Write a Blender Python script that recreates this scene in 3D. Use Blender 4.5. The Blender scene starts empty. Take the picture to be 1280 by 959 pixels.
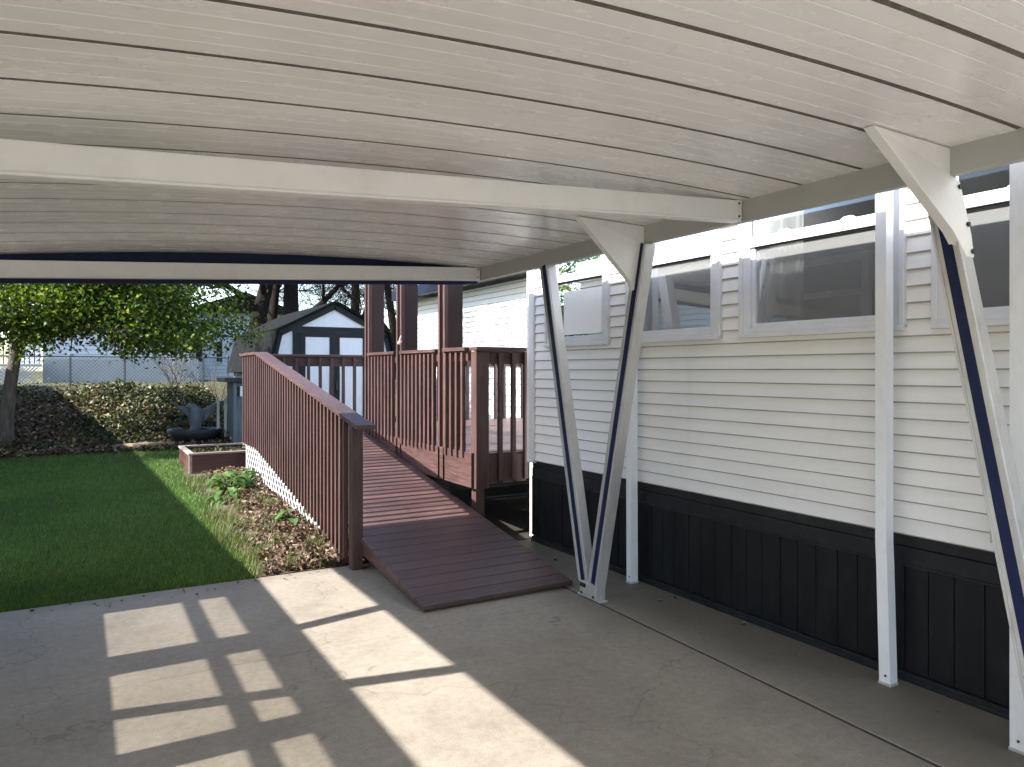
import bpy, math, random
import numpy as np
from mathutils import Vector
R = math.radians
random.seed(7)
rng = np.random.default_rng(11)
sc = bpy.context.scene
COL = sc.collection

# ------------------------------------------------------------------ mesh helper
class MB:
    def __init__(s):
        s.v = []; s.f = []; s.grime = []  # grime: faces that get the painted lap shadow
    def poly(s, pts):
        i = len(s.v); s.v += [tuple(p) for p in pts]; s.f.append(tuple(range(i, i + len(pts))))
    def hexa(s, p):                       # 8 corners: bottom ring 0-3, top ring 4-7 (ccw seen from above)
        i = len(s.v); s.v += [tuple(q) for q in p]
        for f in ((3, 2, 1, 0), (4, 5, 6, 7), (0, 1, 5, 4), (1, 2, 6, 5), (2, 3, 7, 6), (3, 0, 4, 7)):
            s.f.append(tuple(i + k for k in f))
    def box(s, x0, x1, y0, y1, z0, z1):
        s.hexa([(x0, y0, z0), (x1, y0, z0), (x1, y1, z0), (x0, y1, z0), (x0, y0, z1), (x1, y0, z1), (x1, y1, z1), (x0, y1, z1)])
    def bar(s, a, b, w, h, up=(0, 0, 1)):  # rectangular bar from a to b
        a = Vector(a); b = Vector(b); d = (b - a).normalized()
        u = Vector(up)
        if abs(d.dot(u)) > .98: u = Vector((0, 1, 0))
        r = d.cross(u).normalized(); t = r.cross(d).normalized()
        r *= w / 2; t *= h / 2
        s.hexa([a - r - t, a + r - t, b + r - t, b - r - t, a - r + t, a + r + t, b + r + t, b - r + t])
    def tube(s, pts, rad, n=8, caps=True):
        pts = [Vector(p) for p in pts]
        if not isinstance(rad, (list, tuple)): rad = [rad] * len(pts)
        base = len(s.v)
        ref = Vector((0, 0, 1))
        for k, p in enumerate(pts):
            d = (pts[min(k + 1, len(pts) - 1)] - pts[max(k - 1, 0)]).normalized()
            rr = ref if abs(d.dot(ref)) < .95 else Vector((1, 0, 0))
            a = d.cross(rr).normalized(); b = d.cross(a).normalized()
            for j in range(n):
                t = 2 * math.pi * j / n
                s.v.append(tuple(p + (a * math.cos(t) + b * math.sin(t)) * rad[k]))
        for k in range(len(pts) - 1):
            for j in range(n):
                s.f.append((base + k * n + j, base + k * n + (j + 1) % n, base + (k + 1) * n + (j + 1) % n, base + (k + 1) * n + j))
        if caps:
            s.f.append(tuple(base + j for j in range(n))[::-1])
            s.f.append(tuple(base + (len(pts) - 1) * n + j for j in range(n)))
    def lathe(s, c, prof, n=20):
        base = len(s.v)
        for r, z in prof:
            for j in range(n):
                t = 2 * math.pi * j / n
                s.v.append((c[0] + r * math.cos(t), c[1] + r * math.sin(t), c[2] + z))
        for k in range(len(prof) - 1):
            for j in range(n):
                s.f.append((base + k * n + j, base + k * n + (j + 1) % n, base + (k + 1) * n + (j + 1) % n, base + (k + 1) * n + j))
        s.f.append(tuple(base + j for j in range(n))[::-1]); s.f.append(tuple(base + (len(prof) - 1) * n + j for j in range(n)))
    def prism(s, pts, off):               # planar polygon pushed by the vector off
        n = len(pts); i = len(s.v); off = Vector(off)
        s.v += [tuple(p) for p in pts] + [tuple(Vector(p) + off) for p in pts]
        s.f.append(tuple(range(i, i + n))[::-1]); s.f.append(tuple(range(i + n, i + 2 * n)))
        for k in range(n):
            s.f.append((i + k, i + (k + 1) % n, i + n + (k + 1) % n, i + n + k))
    def build(s, name, mat, parent=None, bevel=0, smooth=False):
        me = bpy.data.meshes.new(name)
        o0 = Vector((0, 0, 0))
        p = parent
        while p is not None:
            o0 += p.location; p = p.parent
        me.from_pydata([(a[0] - o0.x, a[1] - o0.y, a[2] - o0.z) for a in s.v], [], s.f)
        me.materials.append(mat)
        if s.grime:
            me.materials.append(LAP_SHADE)
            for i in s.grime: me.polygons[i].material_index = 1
        if smooth:
            for q in me.polygons: q.use_smooth = True
        o = bpy.data.objects.new(name, me); COL.objects.link(o)
        if parent is not None: o.parent = parent
        if bevel:
            m = o.modifiers.new('edge', 'BEVEL'); m.width = bevel; m.segments = 2; m.limit_method = 'ANGLE'; m.angle_limit = R(40)
        me.update()
        return o

def np_mesh(name, verts, faces_n, k, mat, parent=None):
    """verts (N,3); faces consecutive k-gons"""
    me = bpy.data.meshes.new(name)
    n = len(verts)
    v = np.asarray(verts, dtype=np.float32)
    if parent is not None:
        v = v - np.array(parent.location, dtype=np.float32)
    me.vertices.add(n); me.vertices.foreach_set('co', v.ravel())
    me.loops.add(n); me.loops.foreach_set('vertex_index', np.arange(n, dtype=np.int32))
    me.polygons.add(n // k)
    me.polygons.foreach_set('loop_start', np.arange(0, n, k, dtype=np.int32))
    me.update(calc_edges=True); me.validate()
    me.materials.append(mat)
    o = bpy.data.objects.new(name, me); COL.objects.link(o)
    if parent is not None: o.parent = parent
    return o

def tag(o, label=None, cat=None, group=None, kind=None):
    if label: o['label'] = label
    if cat: o['category'] = cat
    if group: o['group'] = group
    if kind: o['kind'] = kind
    return o
def thing(name, loc, label, cat, group=None):
    o = bpy.data.objects.new(name, None); COL.objects.link(o)
    o.location = loc; o.empty_display_size = .2
    return tag(o, label, cat, group)
def copy_part(o, delta, parent=None):
    c = o.copy(); COL.objects.link(c)
    c.location = Vector(o.location) + Vector(delta)
    if parent is not None: c.parent = parent
    return c

# ------------------------------------------------------------------ materials
def new_mat(name):
    m = bpy.data.materials.new(name); m.use_nodes = True
    nt = m.node_tree; b = nt.nodes['Principled BSDF']
    return m, nt, b
def N(nt, t, **kw):
    n = nt.nodes.new(t)
    for k, v in kw.items(): setattr(n, k, v)
    return n
def coords(nt, scale, kind='Object', world=True):
    mp = N(nt, 'ShaderNodeMapping'); mp.inputs['Scale'].default_value = scale
    if world:
        g = N(nt, 'ShaderNodeNewGeometry'); nt.links.new(g.outputs['Position'], mp.inputs['Vector'])
    else:
        g = N(nt, 'ShaderNodeTexCoord'); nt.links.new(g.outputs[kind], mp.inputs['Vector'])
    return mp.outputs['Vector']
def noise(nt, vec, scale, detail=4, rough=.55):
    n = N(nt, 'ShaderNodeTexNoise'); n.inputs['Scale'].default_value = scale
    n.inputs['Detail'].default_value = detail; n.inputs['Roughness'].default_value = rough
    nt.links.new(vec, n.inputs['Vector']); return n.outputs['Fac']
def ramp(nt, fac, stops):
    r = N(nt, 'ShaderNodeValToRGB'); el = r.color_ramp.elements
    while len(el) < len(stops): el.new(.5)
    for e, (p, c) in zip(el, stops):
        e.position = p; e.color = (c[0], c[1], c[2], 1) if not isinstance(c, (int, float)) else (c, c, c, 1)
    nt.links.new(fac, r.inputs['Fac']); return r.outputs['Color']
def mix(nt, a, b, fac, mode='MIX'):
    m = N(nt, 'ShaderNodeMix', data_type='RGBA', blend_type=mode)
    for sock, v in ((m.inputs['A'], a), (m.inputs['B'], b)):
        if isinstance(v, tuple): sock.default_value = (*v, 1) if len(v) == 3 else v
        else: nt.links.new(v, sock)
    if isinstance(fac, (int, float)): m.inputs['Factor'].default_value = fac
    else: nt.links.new(fac, m.inputs['Factor'])
    return m.outputs['Result']
def bump(nt, b, h, strength, dist=.01):
    n = N(nt, 'ShaderNodeBump'); n.inputs['Strength'].default_value = strength; n.inputs['Distance'].default_value = dist
    nt.links.new(h, n.inputs['Height']); nt.links.new(n.outputs['Normal'], b.inputs['Normal'])
def paint(name, col, rough=.45, var=.12, scale=3.0, stretch=(1, 1, 1), dirt=None, dirt_amt=.25, bmp=.0, metal=0.0, bscale=60, spec=.5):
    m, nt, b = new_mat(name); b.inputs['Specular IOR Level'].default_value = spec
    v = coords(nt, stretch)
    f = noise(nt, v, scale, 5, .6)
    lo = tuple(c * (1 - var) for c in col); hi = tuple(min(1, c * (1 + var * .6)) for c in col)
    c = ramp(nt, f, [(.3, lo), (.7, hi)])
    if dirt:
        f2 = noise(nt, v, scale * 3.3, 6, .7)
        k = ramp(nt, f2, [(.5, 0), (.78, dirt_amt)])
        c = mix(nt, c, dirt, k)
    nt.links.new(c, b.inputs['Base Color'])
    fr = noise(nt, v, scale * 5, 3)
    rr = ramp(nt, fr, [(.3, rough * .85), (.7, min(1, rough * 1.15))])
    nt.links.new(rr, b.inputs['Roughness'])
    b.inputs['Metallic'].default_value = metal
    if bmp: bump(nt, b, noise(nt, v, bscale, 4), bmp, .004)
    return m

def wood(name, axis, dark=(.040, .0215, .0195), light=(.115, .061, .055), rough=.5, spec=.5, worn=None, worn_amt=.3):
    """stained timber with grain running along axis"""
    m, nt, b = new_mat(name)
    st = {'x': (1.2, 22, 22), 'y': (22, 1.2, 22), 'z': (22, 22, 1.2)}[axis]
    v = coords(nt, st)
    f = noise(nt, v, 2.2, 6, .65)
    c = ramp(nt, f, [(.25, dark), (.75, light)])
    big = noise(nt, coords(nt, (1, 1, 1)), 1.7, 4)
    c = mix(nt, c, tuple(x * .72 for x in dark), ramp(nt, big, [(.45, 0), (.75, .5)]))
    if worn:
        w = noise(nt, v, 4.5, 6, .75)
        c = mix(nt, c, worn, ramp(nt, w, [(.55, 0), (.8, worn_amt)]))
    # every board its own tone
    g = N(nt, 'ShaderNodeNewGeometry')
    t = ramp(nt, g.outputs['Random Per Island'], [(0, .78), (1, 1.16)])
    c = mix(nt, c, t, 1.0, 'MULTIPLY')
    nt.links.new(c, b.inputs['Base Color'])
    b.inputs['Roughness'].default_value = rough
    b.inputs['Specular IOR Level'].default_value = spec
    bump(nt, b, f, .35, .003)
    return m

WHITE_TIN = paint('white_tin', (.76, .72, .655), .36, .05, 1.6, (1, 1, 1), (.40, .35, .29), .12)
# ceiling: enamelled aluminium, faint streaks along the panels and dust near the seams
def ceiling_mat():
    m, nt, b = new_mat('ceiling_enamel')
    f = noise(nt, coords(nt, (.5, 5, 0)), 2.2, 5, .6)
    c = ramp(nt, f, [(.3, (.795, .778, .755)), (.7, (.84, .825, .80))])
    f2 = noise(nt, coords(nt, (1.0, 3, 0)), 1.1, 6, .7)
    c = mix(nt, c, (.48, .43, .37), ramp(nt, f2, [(.52, 0), (.85, .25)]))
    f3 = noise(nt, coords(nt, (.9, 1.3, 0)), 2.0, 7, .75)
    c = mix(nt, c, (.52, .41, .29), ramp(nt, f3, [(.60, 0), (.66, .16), (.69, .05), (.85, .16)]))
    nt.links.new(c, b.inputs['Base Color'])
    fr = noise(nt, coords(nt, (1.2, 3, 0)), 3, 4)
    nt.links.new(ramp(nt, fr, [(.3, .17), (.7, .32)]), b.inputs['Roughness'])
    return m
CEIL = ceiling_mat()
SEAM = paint('seam_dark', (.115, .098, .082), .7, .25, 9, (1, 1, 1), (.30, .26, .21), .5)
BEAM = paint('beam_enamel', (.82, .808, .785), .40, .05, 2.5, (1, 1, 1), (.40, .34, .27), .16)
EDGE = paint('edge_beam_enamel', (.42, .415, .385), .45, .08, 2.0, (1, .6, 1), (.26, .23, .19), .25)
NAVY = paint('navy_enamel', (.006, .013, .056), .5, .2, 5, (1, 1, 1), (.03, .035, .06), .3, spec=.25)
ALU = paint('arm_aluminium', (.55, .55, .545), .40, .14, 5, (1, 1, .35), (.30, .27, .23), .5, .08, .45)
BOLT = paint('bolt_steel', (.06, .055, .05), .5, .3, 40, (1, 1, 1), (.2, .09, .04), .5, 0, .6)
POSTW = paint('post_white', (.78, .80, .83), .38, .06, 5, (1, 1, .5), (.42, .36, .30), .22)
FRAME = paint('frame_white', (.63, .64, .665), .38, .08, 6, (1, 1, 1), (.45, .42, .38), .18)
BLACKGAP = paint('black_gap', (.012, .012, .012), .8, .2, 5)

def siding_mat(name, col):
    m, nt, b = new_mat(name)
    f = noise(nt, coords(nt, (.7, .7, 7)), 1.6, 5, .6)
    c = ramp(nt, f, [(.3, tuple(x * .93 for x in col)), (.7, col)])
    f2 = noise(nt, coords(nt, (3, 3, .5)), 2.2, 6, .7)
    c = mix(nt, c, (.42, .39, .35), ramp(nt, f2, [(.56, 0), (.85, .22)]))
    nt.links.new(c, b.inputs['Base Color']); b.inputs['Roughness'].default_value = .46
    bump(nt, b, noise(nt, coords(nt, (2, 2.2, 30)), 6, 4), .10, .004)
    b2 = N(nt, 'ShaderNodeBump'); b2.inputs['Strength'].default_value = .35; b2.inputs['Distance'].default_value = .02
    nt.links.new(noise(nt, coords(nt, (1, 1.3, 5)), 1.6, 2), b2.inputs['Height']); nt.links.new(b2.outputs[0], b.inputs['Normal'].links[0].from_node.inputs['Normal'])
    return m
SIDING = siding_mat('vinyl_siding', (.77, .76, .745))
SIDING_B = siding_mat('vinyl_siding_pale', (.80, .80, .79))
LAP_SHADE = paint('lap_shade', (.38, .37, .35), .8, .25, 4, (1, 1, 1))  # dark tone on the siding lips, paints the shadow line under each lap
SKIRT = paint('charcoal_skirting', (.0058, .0075, .009), .5, .22, 2.0, (1, 1, .5), (.05, .048, .045), .28, .05, spec=.28)
SKIRT_L = paint('charcoal_trim', (.011, .013, .015), .5, .2, 2.5, (1, 1, 1), (.07, .065, .06), .3, spec=.3)
NEIGH = siding_mat('neighbour_siding', (.60, .645, .70))
NEIGH_SK = paint('neighbour_skirting', (.42, .44, .45), .6, .1, 2, (1, 1, 1), (.2, .19, .17), .3)

WOOD_X = wood('stain_x', 'x', worn=(.36, .24, .22), worn_amt=.5, rough=.42)
WOOD_Y = wood('stain_y', 'y', worn=(.38, .26, .24), worn_amt=.5, rough=.42)
WOOD_Z = wood('stain_z', 'z', worn=(.36, .24, .22), worn_amt=.42, rough=.48)
WOOD_RAMP = wood('ramp_boards_stain', 'x', (.050, .027, .025), (.120, .067, .061), .45, .5, (.40, .28, .26), .6)
WOOD_FACE = wood('post_face_stain', 'z', (.036, .021, .018), (.070, .040, .034), .6, .3)
WOOD_PLANT = wood('planter_stain', 'x', (.055, .022, .020), (.12, .05, .045), .6, .4, (.2, .15, .13), .4)
WOOD_CAP = wood('planter_cap_wood', 'x', (.20, .15, .12), (.40, .33, .28), .6, .4)
LATT = paint('lattice_white', (.50, .51, .52), .5, .08, 8, (1, 1, 1), (.35, .30, .24), .4)

def concrete_mat():
    m, nt, b = new_mat('concrete')
    w = coords(nt, (1, 1, 1))
    a = noise(nt, w, .55, 6, .62); c2 = noise(nt, w, 2.6, 7, .7); fine = noise(nt, w, 140, 3, .7); mid = noise(nt, w, 22, 5, .7)
    c = ramp(nt, a, [(.28, (.205, .172, .134)), (.5, (.285, .249, .202)), (.74, (.345, .308, .260))])
    c = mix(nt, c, (.135, .12, .097), ramp(nt, c2, [(.50, 0), (.78, .62)]))
    c = mix(nt, c, ramp(nt, mid, [(.35, .82), (.65, 1.10)]), .8, 'MULTIPLY')
    c = mix(nt, c, ramp(nt, fine, [(.35, .74), (.65, 1.16)]), .75, 'MULTIPLY')
    # damp olive staining along the house
    sx = N(nt, 'ShaderNodeSeparateXYZ'); nt.links.new(w, sx.inputs[0])
    ad = N(nt, 'ShaderNodeMath', operation='MULTIPLY_ADD'); nt.links.new(noise(nt, w, 1.1, 5), ad.inputs[0]); ad.inputs[1].default_value = 1.1
    nt.links.new(sx.outputs['X'], ad.inputs[2])
    k = N(nt, 'ShaderNodeMapRange'); nt.links.new(ad.outputs[0], k.inputs['Value'])
    k.inputs['From Min'].default_value = 3.35; k.inputs['From Max'].default_value = 4.0; k.inputs['To Max'].default_value = .82
    c = mix(nt, c, (.115, .100, .068), k.outputs[0])
    # wandering dark hairline cracks
    v = N(nt, 'ShaderNodeTexVoronoi', feature='DISTANCE_TO_EDGE'); v.inputs['Scale'].default_value = .42
    wp = N(nt, 'ShaderNodeVectorMath', operation='ADD'); nt.links.new(w, wp.inputs[0])
    nn = N(nt, 'ShaderNodeTexNoise'); nn.inputs['Scale'].default_value = 2.0; nn.inputs['Detail'].default_value = 5; nt.links.new(w, nn.inputs['Vector'])
    nt.links.new(nn.outputs['Color'], wp.inputs[1]); nt.links.new(wp.outputs[0], v.inputs['Vector'])
    ov = N(nt, 'ShaderNodeTexVoronoi'); ov.inputs['Scale'].default_value = 2.3; nt.links.new(wp.outputs[0], ov.inputs['Vector'])
    c = mix(nt, c, (.07, .062, .05), ramp(nt, ov.outputs['Distance'], [(.03, .42), (.085, 0)]))
    sy = N(nt, 'ShaderNodeMapRange'); nt.links.new(sx.outputs['Y'], sy.inputs['Value']); sy.inputs['From Min'].default_value = 5.72; sy.inputs['From Max'].default_value = 5.97
    sm = N(nt, 'ShaderNodeMath', operation='MULTIPLY'); nt.links.new(sy.outputs[0], sm.inputs[0]); nt.links.new(noise(nt, w, 5, 6, .7), sm.inputs[1])
    c = mix(nt, c, (.12, .10, .07), sm.outputs[0])
    nt.links.new(mix(nt, c, (.10, .09, .075), ramp(nt, v.outputs['Distance'], [(0, .5), (.0030, 0)])), b.inputs['Base Color'])
    nt.links.new(ramp(nt, c2, [(.35, .80), (.65, .58)]), b.inputs['Roughness'])
    hh = mix(nt, fine, mid, .5)
    bump(nt, b, hh, .35, .004)
    return m
CONC = concrete_mat()
JOINT = paint('joint_dirt', (.045, .038, .028), .9, .4, 12)

def ground_mat():
    m, nt, b = new_mat('earth_and_turf')
    w = coords(nt, (1, 1, 1))
    sx = N(nt, 'ShaderNodeSeparateXYZ'); nt.links.new(w, sx.inputs[0])
    g = ramp(nt, noise(nt, w, 1.2, 6, .65), [(.3, (.022, .055, .011)), (.7, (.042, .088, .018))])
    soil = ramp(nt, noise(nt, w, 5, 7, .72), [(.3, (.030, .018, .012)), (.55, (.075, .045, .030)), (.78, (.14, .095, .062))])
    dry = ramp(nt, noise(nt, w, 4, 6, .7), [(.35, (.045, .050, .022)), (.7, (.12, .11, .06))])
    ad = N(nt, 'ShaderNodeMath', operation='MULTIPLY_ADD'); nt.links.new(noise(nt, w, 1.3, 5), ad.inputs[0]); ad.inputs[1].default_value = .9
    nt.links.new(sx.outputs['Y'], ad.inputs[2])
    k = N(nt, 'ShaderNodeMapRange'); nt.links.new(ad.outputs[0], k.inputs['Value'])
    k.inputs['From Min'].default_value = 13.3; k.inputs['From Max'].default_value = 13.7
    k2 = N(nt, 'ShaderNodeMapRange'); nt.links.new(ad.outputs[0], k2.inputs['Value'])
    k2.inputs['From Min'].default_value = 18.5; k2.inputs['From Max'].default_value = 20.0
    c = mix(nt, g, soil, k.outputs[0]); c = mix(nt, c, dry, k2.outputs[0])
    nt.links.new(c, b.inputs['Base Color']); b.inputs['Roughness'].default_value = .95; b.inputs['Specular IOR Level'].default_value = .15
    bump(nt, b, noise(nt, w, 14, 6, .75), .8, .04)
    return m
EARTH = ground_mat()
def soil_mat():
    m, nt, b = new_mat('bed_soil')
    w = coords(nt, (1, 1, 1))
    c = ramp(nt, noise(nt, w, 7, 7, .72), [(.3, (.060, .040, .028)), (.55, (.135, .097, .070)), (.78, (.23, .18, .135))])
    nt.links.new(c, b.inputs['Base Color']); b.inputs['Roughness'].default_value = .95; b.inputs['Specular IOR Level'].default_value = .1
    bump(nt, b, noise(nt, w, 35, 6, .75), .8, .02)
    return m
SOIL = soil_mat()

DARKSOIL = paint('shaded_soil', (.022, .016, .012), .95, .4, 6)  # soil colour darkened to paint in the shade under the deck
def leaf_mat(name, stops, trans=.35, rough=.5):
    m, nt, b = new_mat(name)
    g = N(nt, 'ShaderNodeNewGeometry')
    c = ramp(nt, g.outputs['Random Per Island'], stops)
    nt.links.new(c, b.inputs['Base Color']); b.inputs['Roughness'].default_value = rough; b.inputs['Specular IOR Level'].default_value = .35
    tr = N(nt, 'ShaderNodeBsdfTranslucent')
    nt.links.new(mix(nt, c, (1.25, 1.35, .6), 1.0, 'MULTIPLY'), tr.inputs['Color'])
    ms = N(nt, 'ShaderNodeMixShader'); ms.inputs[0].default_value = trans
    nt.links.new(b.outputs[0], ms.inputs[1]); nt.links.new(tr.outputs[0], ms.inputs[2])
    nt.links.new(ms.outputs[0], nt.nodes['Material Output'].inputs['Surface'])
    return m
GRASS = leaf_mat('grass_blade', [(0, (.056, .120, .017)), (.55, (.098, .180, .030)), (.9, (.14, .215, .042)), (1, (.27, .24, .10))], .3)
def patchy(m):
    nt = m.node_tree; b = nt.nodes['Principled BSDF']; src = b.inputs['Base Color'].links[0].from_socket
    w = coords(nt, (1, 1, 1))
    c = mix(nt, src, (.13, .135, .05), ramp(nt, noise(nt, w, 2.3, 5, .65), [(.50, 0), (.80, .75)]))
    c = mix(nt, c, ramp(nt, noise(nt, w, .9, 3), [(.3, .62), (.7, 1.2)]), 1.0, 'MULTIPLY')
    nt.links.new(c, b.inputs['Base Color'])
patchy(GRASS)
MAPLE = leaf_mat('tree_leaf', [(0, (.022, .046, .008)), (.45, (.065, .112, .014)), (.8, (.145, .190, .024)), (1, (.27, .29, .05))], .40)
IVY = leaf_mat('ivy_leaf', [(0, (.014, .020, .008)), (.45, (.034, .044, .015)), (.75, (.080, .082, .030)), (1, (.24, .20, .10))], .2)
HOSTA = leaf_mat('hosta_leaf', [(0, (.050, .115, .028)), (.6, (.095, .175, .050)), (1, (.20, .27, .11))], .3, .4)
DEADLEAF = leaf_mat('dead_leaf', [(0, (.045, .026, .018)), (.45, (.10, .062, .042)), (.85, (.21, .140, .100)), (1, (.34, .25, .18))], .12, .7)
DRYGRASS = leaf_mat('dry_grass', [(0, (.050, .090, .018)), (.55, (.085, .125, .032)), (.88, (.19, .18, .08)), (1, (.36, .30, .18))], .3)
def bark_mat(name, a, b_):
    m, nt, b = new_mat(name); b.inputs['Specular IOR Level'].default_value = .1
    f = noise(nt, coords(nt, (9, 9, 1.4)), 2.6, 7, .7)
    nt.links.new(ramp(nt, f, [(.3, a), (.7, b_)]), b.inputs['Base Color']); b.inputs['Roughness'].default_value = .9
    bump(nt, b, f, .9, .03); return m
BARK = bark_mat('bark_grey', (.055, .045, .038), (.20, .175, .15))
BARK_D = bark_mat('bark_dark', (.006, .0045, .004), (.020, .015, .012))

def glass_mat():
    m, nt, b = new_mat('window_glass')
    out = nt.nodes['Material Output']
    tr = N(nt, 'ShaderNodeBsdfTransparent'); tr.inputs['Color'].default_value = (.66, .69, .68, 1)
    gl = N(nt, 'ShaderNodeBsdfGlossy'); gl.inputs['Roughness'].default_value = .015; gl.inputs['Color'].default_value = (.88, .93, 1, 1)
    fr = N(nt, 'ShaderNodeFresnel'); fr.inputs['IOR'].default_value = 1.5
    bp = N(nt, 'ShaderNodeBump'); bp.inputs['Strength'].default_value = .03; bp.inputs['Distance'].default_value = .02
    nt.links.new(noise(nt, coords(nt, (1, 1, 1)), 2.4, 1), bp.inputs['Height'])
    nt.links.new(bp.outputs['Normal'], gl.inputs['Normal'])
    ms = N(nt, 'ShaderNodeMixShader'); nt.links.new(fr.outputs[0], ms.inputs[0])
    nt.links.new(tr.outputs[0], ms.inputs[1]); nt.links.new(gl.outputs[0], ms.inputs[2])
    nt.links.new(ms.outputs[0], out.inputs['Surface'])
    return m
GLASS = glass_mat()
def sheer(name, col, alpha):
    m, nt, b = new_mat(name)
    b.inputs['Base Color'].default_value = (*col, 1); b.inputs['Roughness'].default_value = .8; b.inputs['Alpha'].default_value = alpha
    return m
SCREEN = sheer('insect_screen', (.27, .275, .27), .42)
TINT = None
def tint_mat():
    m, nt, b = new_mat('light_patch_pane')  # pane of the added screen, dims the sun to the strength of a reflection
    tr = N(nt, 'ShaderNodeBsdfTransparent'); tr.inputs['Color'].default_value = (.46, .45, .43, 1)
    gl = N(nt, 'ShaderNodeBsdfGlossy'); gl.inputs['Roughness'].default_value = .2; gl.inputs['Color'].default_value = (.5, .5, .5, 1)
    ms = N(nt, 'ShaderNodeMixShader'); ms.inputs[0].default_value = .05
    nt.links.new(tr.outputs[0], ms.inputs[1]); nt.links.new(gl.outputs[0], ms.inputs[2])
    nt.links.new(ms.outputs[0], nt.nodes['Material Output'].inputs['Surface']); return m
TINT = tint_mat()
ROOM = paint('room_wall', (.15, .15, .14), .8, .08, 1)
SHADE = paint('roller_shade', (.86, .87, .88), .7, .02, 2)
CURT = paint('curtain', (.34, .34, .325), .85, .15, 3, (1, 9, .4))
SHED_W = paint('shed_white', (.80, .82, .86), .55, .05, 2, (6, 6, 1))
SHED_T = paint('shed_trim', (.012, .016, .019), .55, .2, 3, (1, 1, 1), (.04, .04, .04), .3, spec=.25)
SHINGLE = paint('shingle', (.011, .012, .012), .9, .35, 7, (1, 3, 1), (.03, .03, .028), .5, .4, spec=.05)
STONE = paint('grey_stone', (.17, .185, .20), .75, .3, 5, (1, 1, 1), (.07, .075, .06), .5, .4)
STONE_D = paint('dark_stone', (.030, .033, .036), .65, .3, 6, (1, 1, 1), (.10, .10, .09), .3, .3)
GREYWOOD = wood('weathered_grey', 'z', (.10, .115, .125), (.22, .245, .26), .75, .2)
DARKTOP = paint('dark_top', (.022, .026, .030), .5, .2, 4)
WIRE = paint('galvanised_wire', (.10, .115, .12), .5, .2, 8, metal=.5)
DOORW = paint('door_white', (.82, .84, .88), .5, .04, 3)
ROOFM = paint('roof_membrane', (.45, .44, .42), .7, .1, 2)
LOGM = bark_mat('log', (.11, .08, .05), (.32, .25, .17))
GREYBOX = paint('outlet_grey', (.42, .41, .40), .5, .05, 8)

# ------------------------------------------------------------------ terrain
def smooth(a, b, x):
    t = np.clip((np.asarray(x, float) - a) / (b - a), 0, 1); return t * t * (3 - 2 * t)
def gz(x, y):
    x = np.asarray(x, float); y = np.asarray(y, float)
    lawn = np.where(y < 5.95, -.06, .045 * np.clip(y - 5.95, 0, 7.4) - .008)
    wob = .05 * np.sin(x * 2.1 + y * .8) + .04 * np.sin(x * 3.7 - y * 1.9 + 1)
    bank = (.84 + wob * .9) * smooth(13.3, 18.3, y + .35 * np.sin(x * 1.1))
    keep = 1 - smooth(2.2, 3.1, x) * (1 - smooth(19.6, 21.5, y))
    return lawn + bank * keep
def g1(x, y): return float(gz(x, y))
xs = np.unique(np.concatenate([np.linspace(-400, -12, 14), np.linspace(-12, 12, 97), np.linspace(12, 400, 14)]))
ys = np.unique(np.concatenate([np.linspace(-400, -14, 12), np.linspace(-14, 5.9, 12), [5.94, 5.96], np.linspace(6, 24, 101), np.linspace(24, 60, 16), np.linspace(60, 500, 12)]))
X, Y = np.meshgrid(xs, ys); Z = gz(X, Y)
mb = MB(); mb.v = [tuple(p) for p in np.stack([X.ravel(), Y.ravel(), Z.ravel()], 1)]
nx = len(xs)
mb.f = [(j * nx + i, j * nx + i + 1, (j + 1) * nx + i + 1, (j + 1) * nx + i) for j in range(len(ys) - 1) for i in range(nx - 1)]
tag(mb.build('ground', EARTH, smooth=True), kind='structure')

mb = MB()                                                   # concrete slab with a saw joint
def slab(x00, x01, x10, x11, y0, y1):
    mb.hexa([(x00, y0, -.12), (x01, y0, -.12), (x11, y1, -.12), (x10, y1, -.12), (x00, y0, 0), (x01, y0, 0), (x11, y1, 0), (x10, y1, 0)])
slab(-2.4, 2.62, -2.4, 3.08, -9, 4.25)
slab(-2.4, 3.08, -2.4, 3.10, 4.25, 5.95)
drv = mb.build('driveway', CONC, bevel=.006); tag(drv, kind='structure')
mb = MB(); mb.box(-9, -2.42, -9, 6.0, -.12, -.002); tag(mb.build('bounce_pad', CONC), kind='structure')  # unseen concrete pad, added to bounce sunlight up to the ceiling
mb = MB(); mb.box(-60, 60, -17, -9.01, -.2, -.03); tag(mb.build('road', paint('asphalt', (.16, .155, .145), .85, .15, 3)), kind='structure')
mb = MB(); slab(2.642, 3.72, 3.102, 3.72, -9, 4.25); slab(3.102, 3.72, 3.120, 3.72, 4.25, 6.02)
tag(mb.build('side_walk', CONC, bevel=.006), kind='structure')
mb = MB(); mb.poly([(2.60, -9, -.005), (2.66, -9, -.005), (3.13, 4.25, -.005), (3.13, 6.0, -.005), (3.06, 6.0, -.005), (3.06, 4.25, -.005)])
tag(mb.build('joint', JOINT), kind='structure')

# ------------------------------------------------------------------ carport
XL, XR = -1.10, 3.10
def zb(x): return 2.405 - .055 * (3.1 - x)          # underside of the beams
BH = .115
def zc(x): return zb(x) + BH + .092 * (1 - ((x - 1.0) / 2.1) ** 2)   # arched ceiling
carport = thing('carport', (1.1, 1.3, 0), 'white aluminium carport with arched panel roof, navy striped V posts and cross beams', 'carport')
RY0, RY1 = -.46, 5.99
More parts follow.
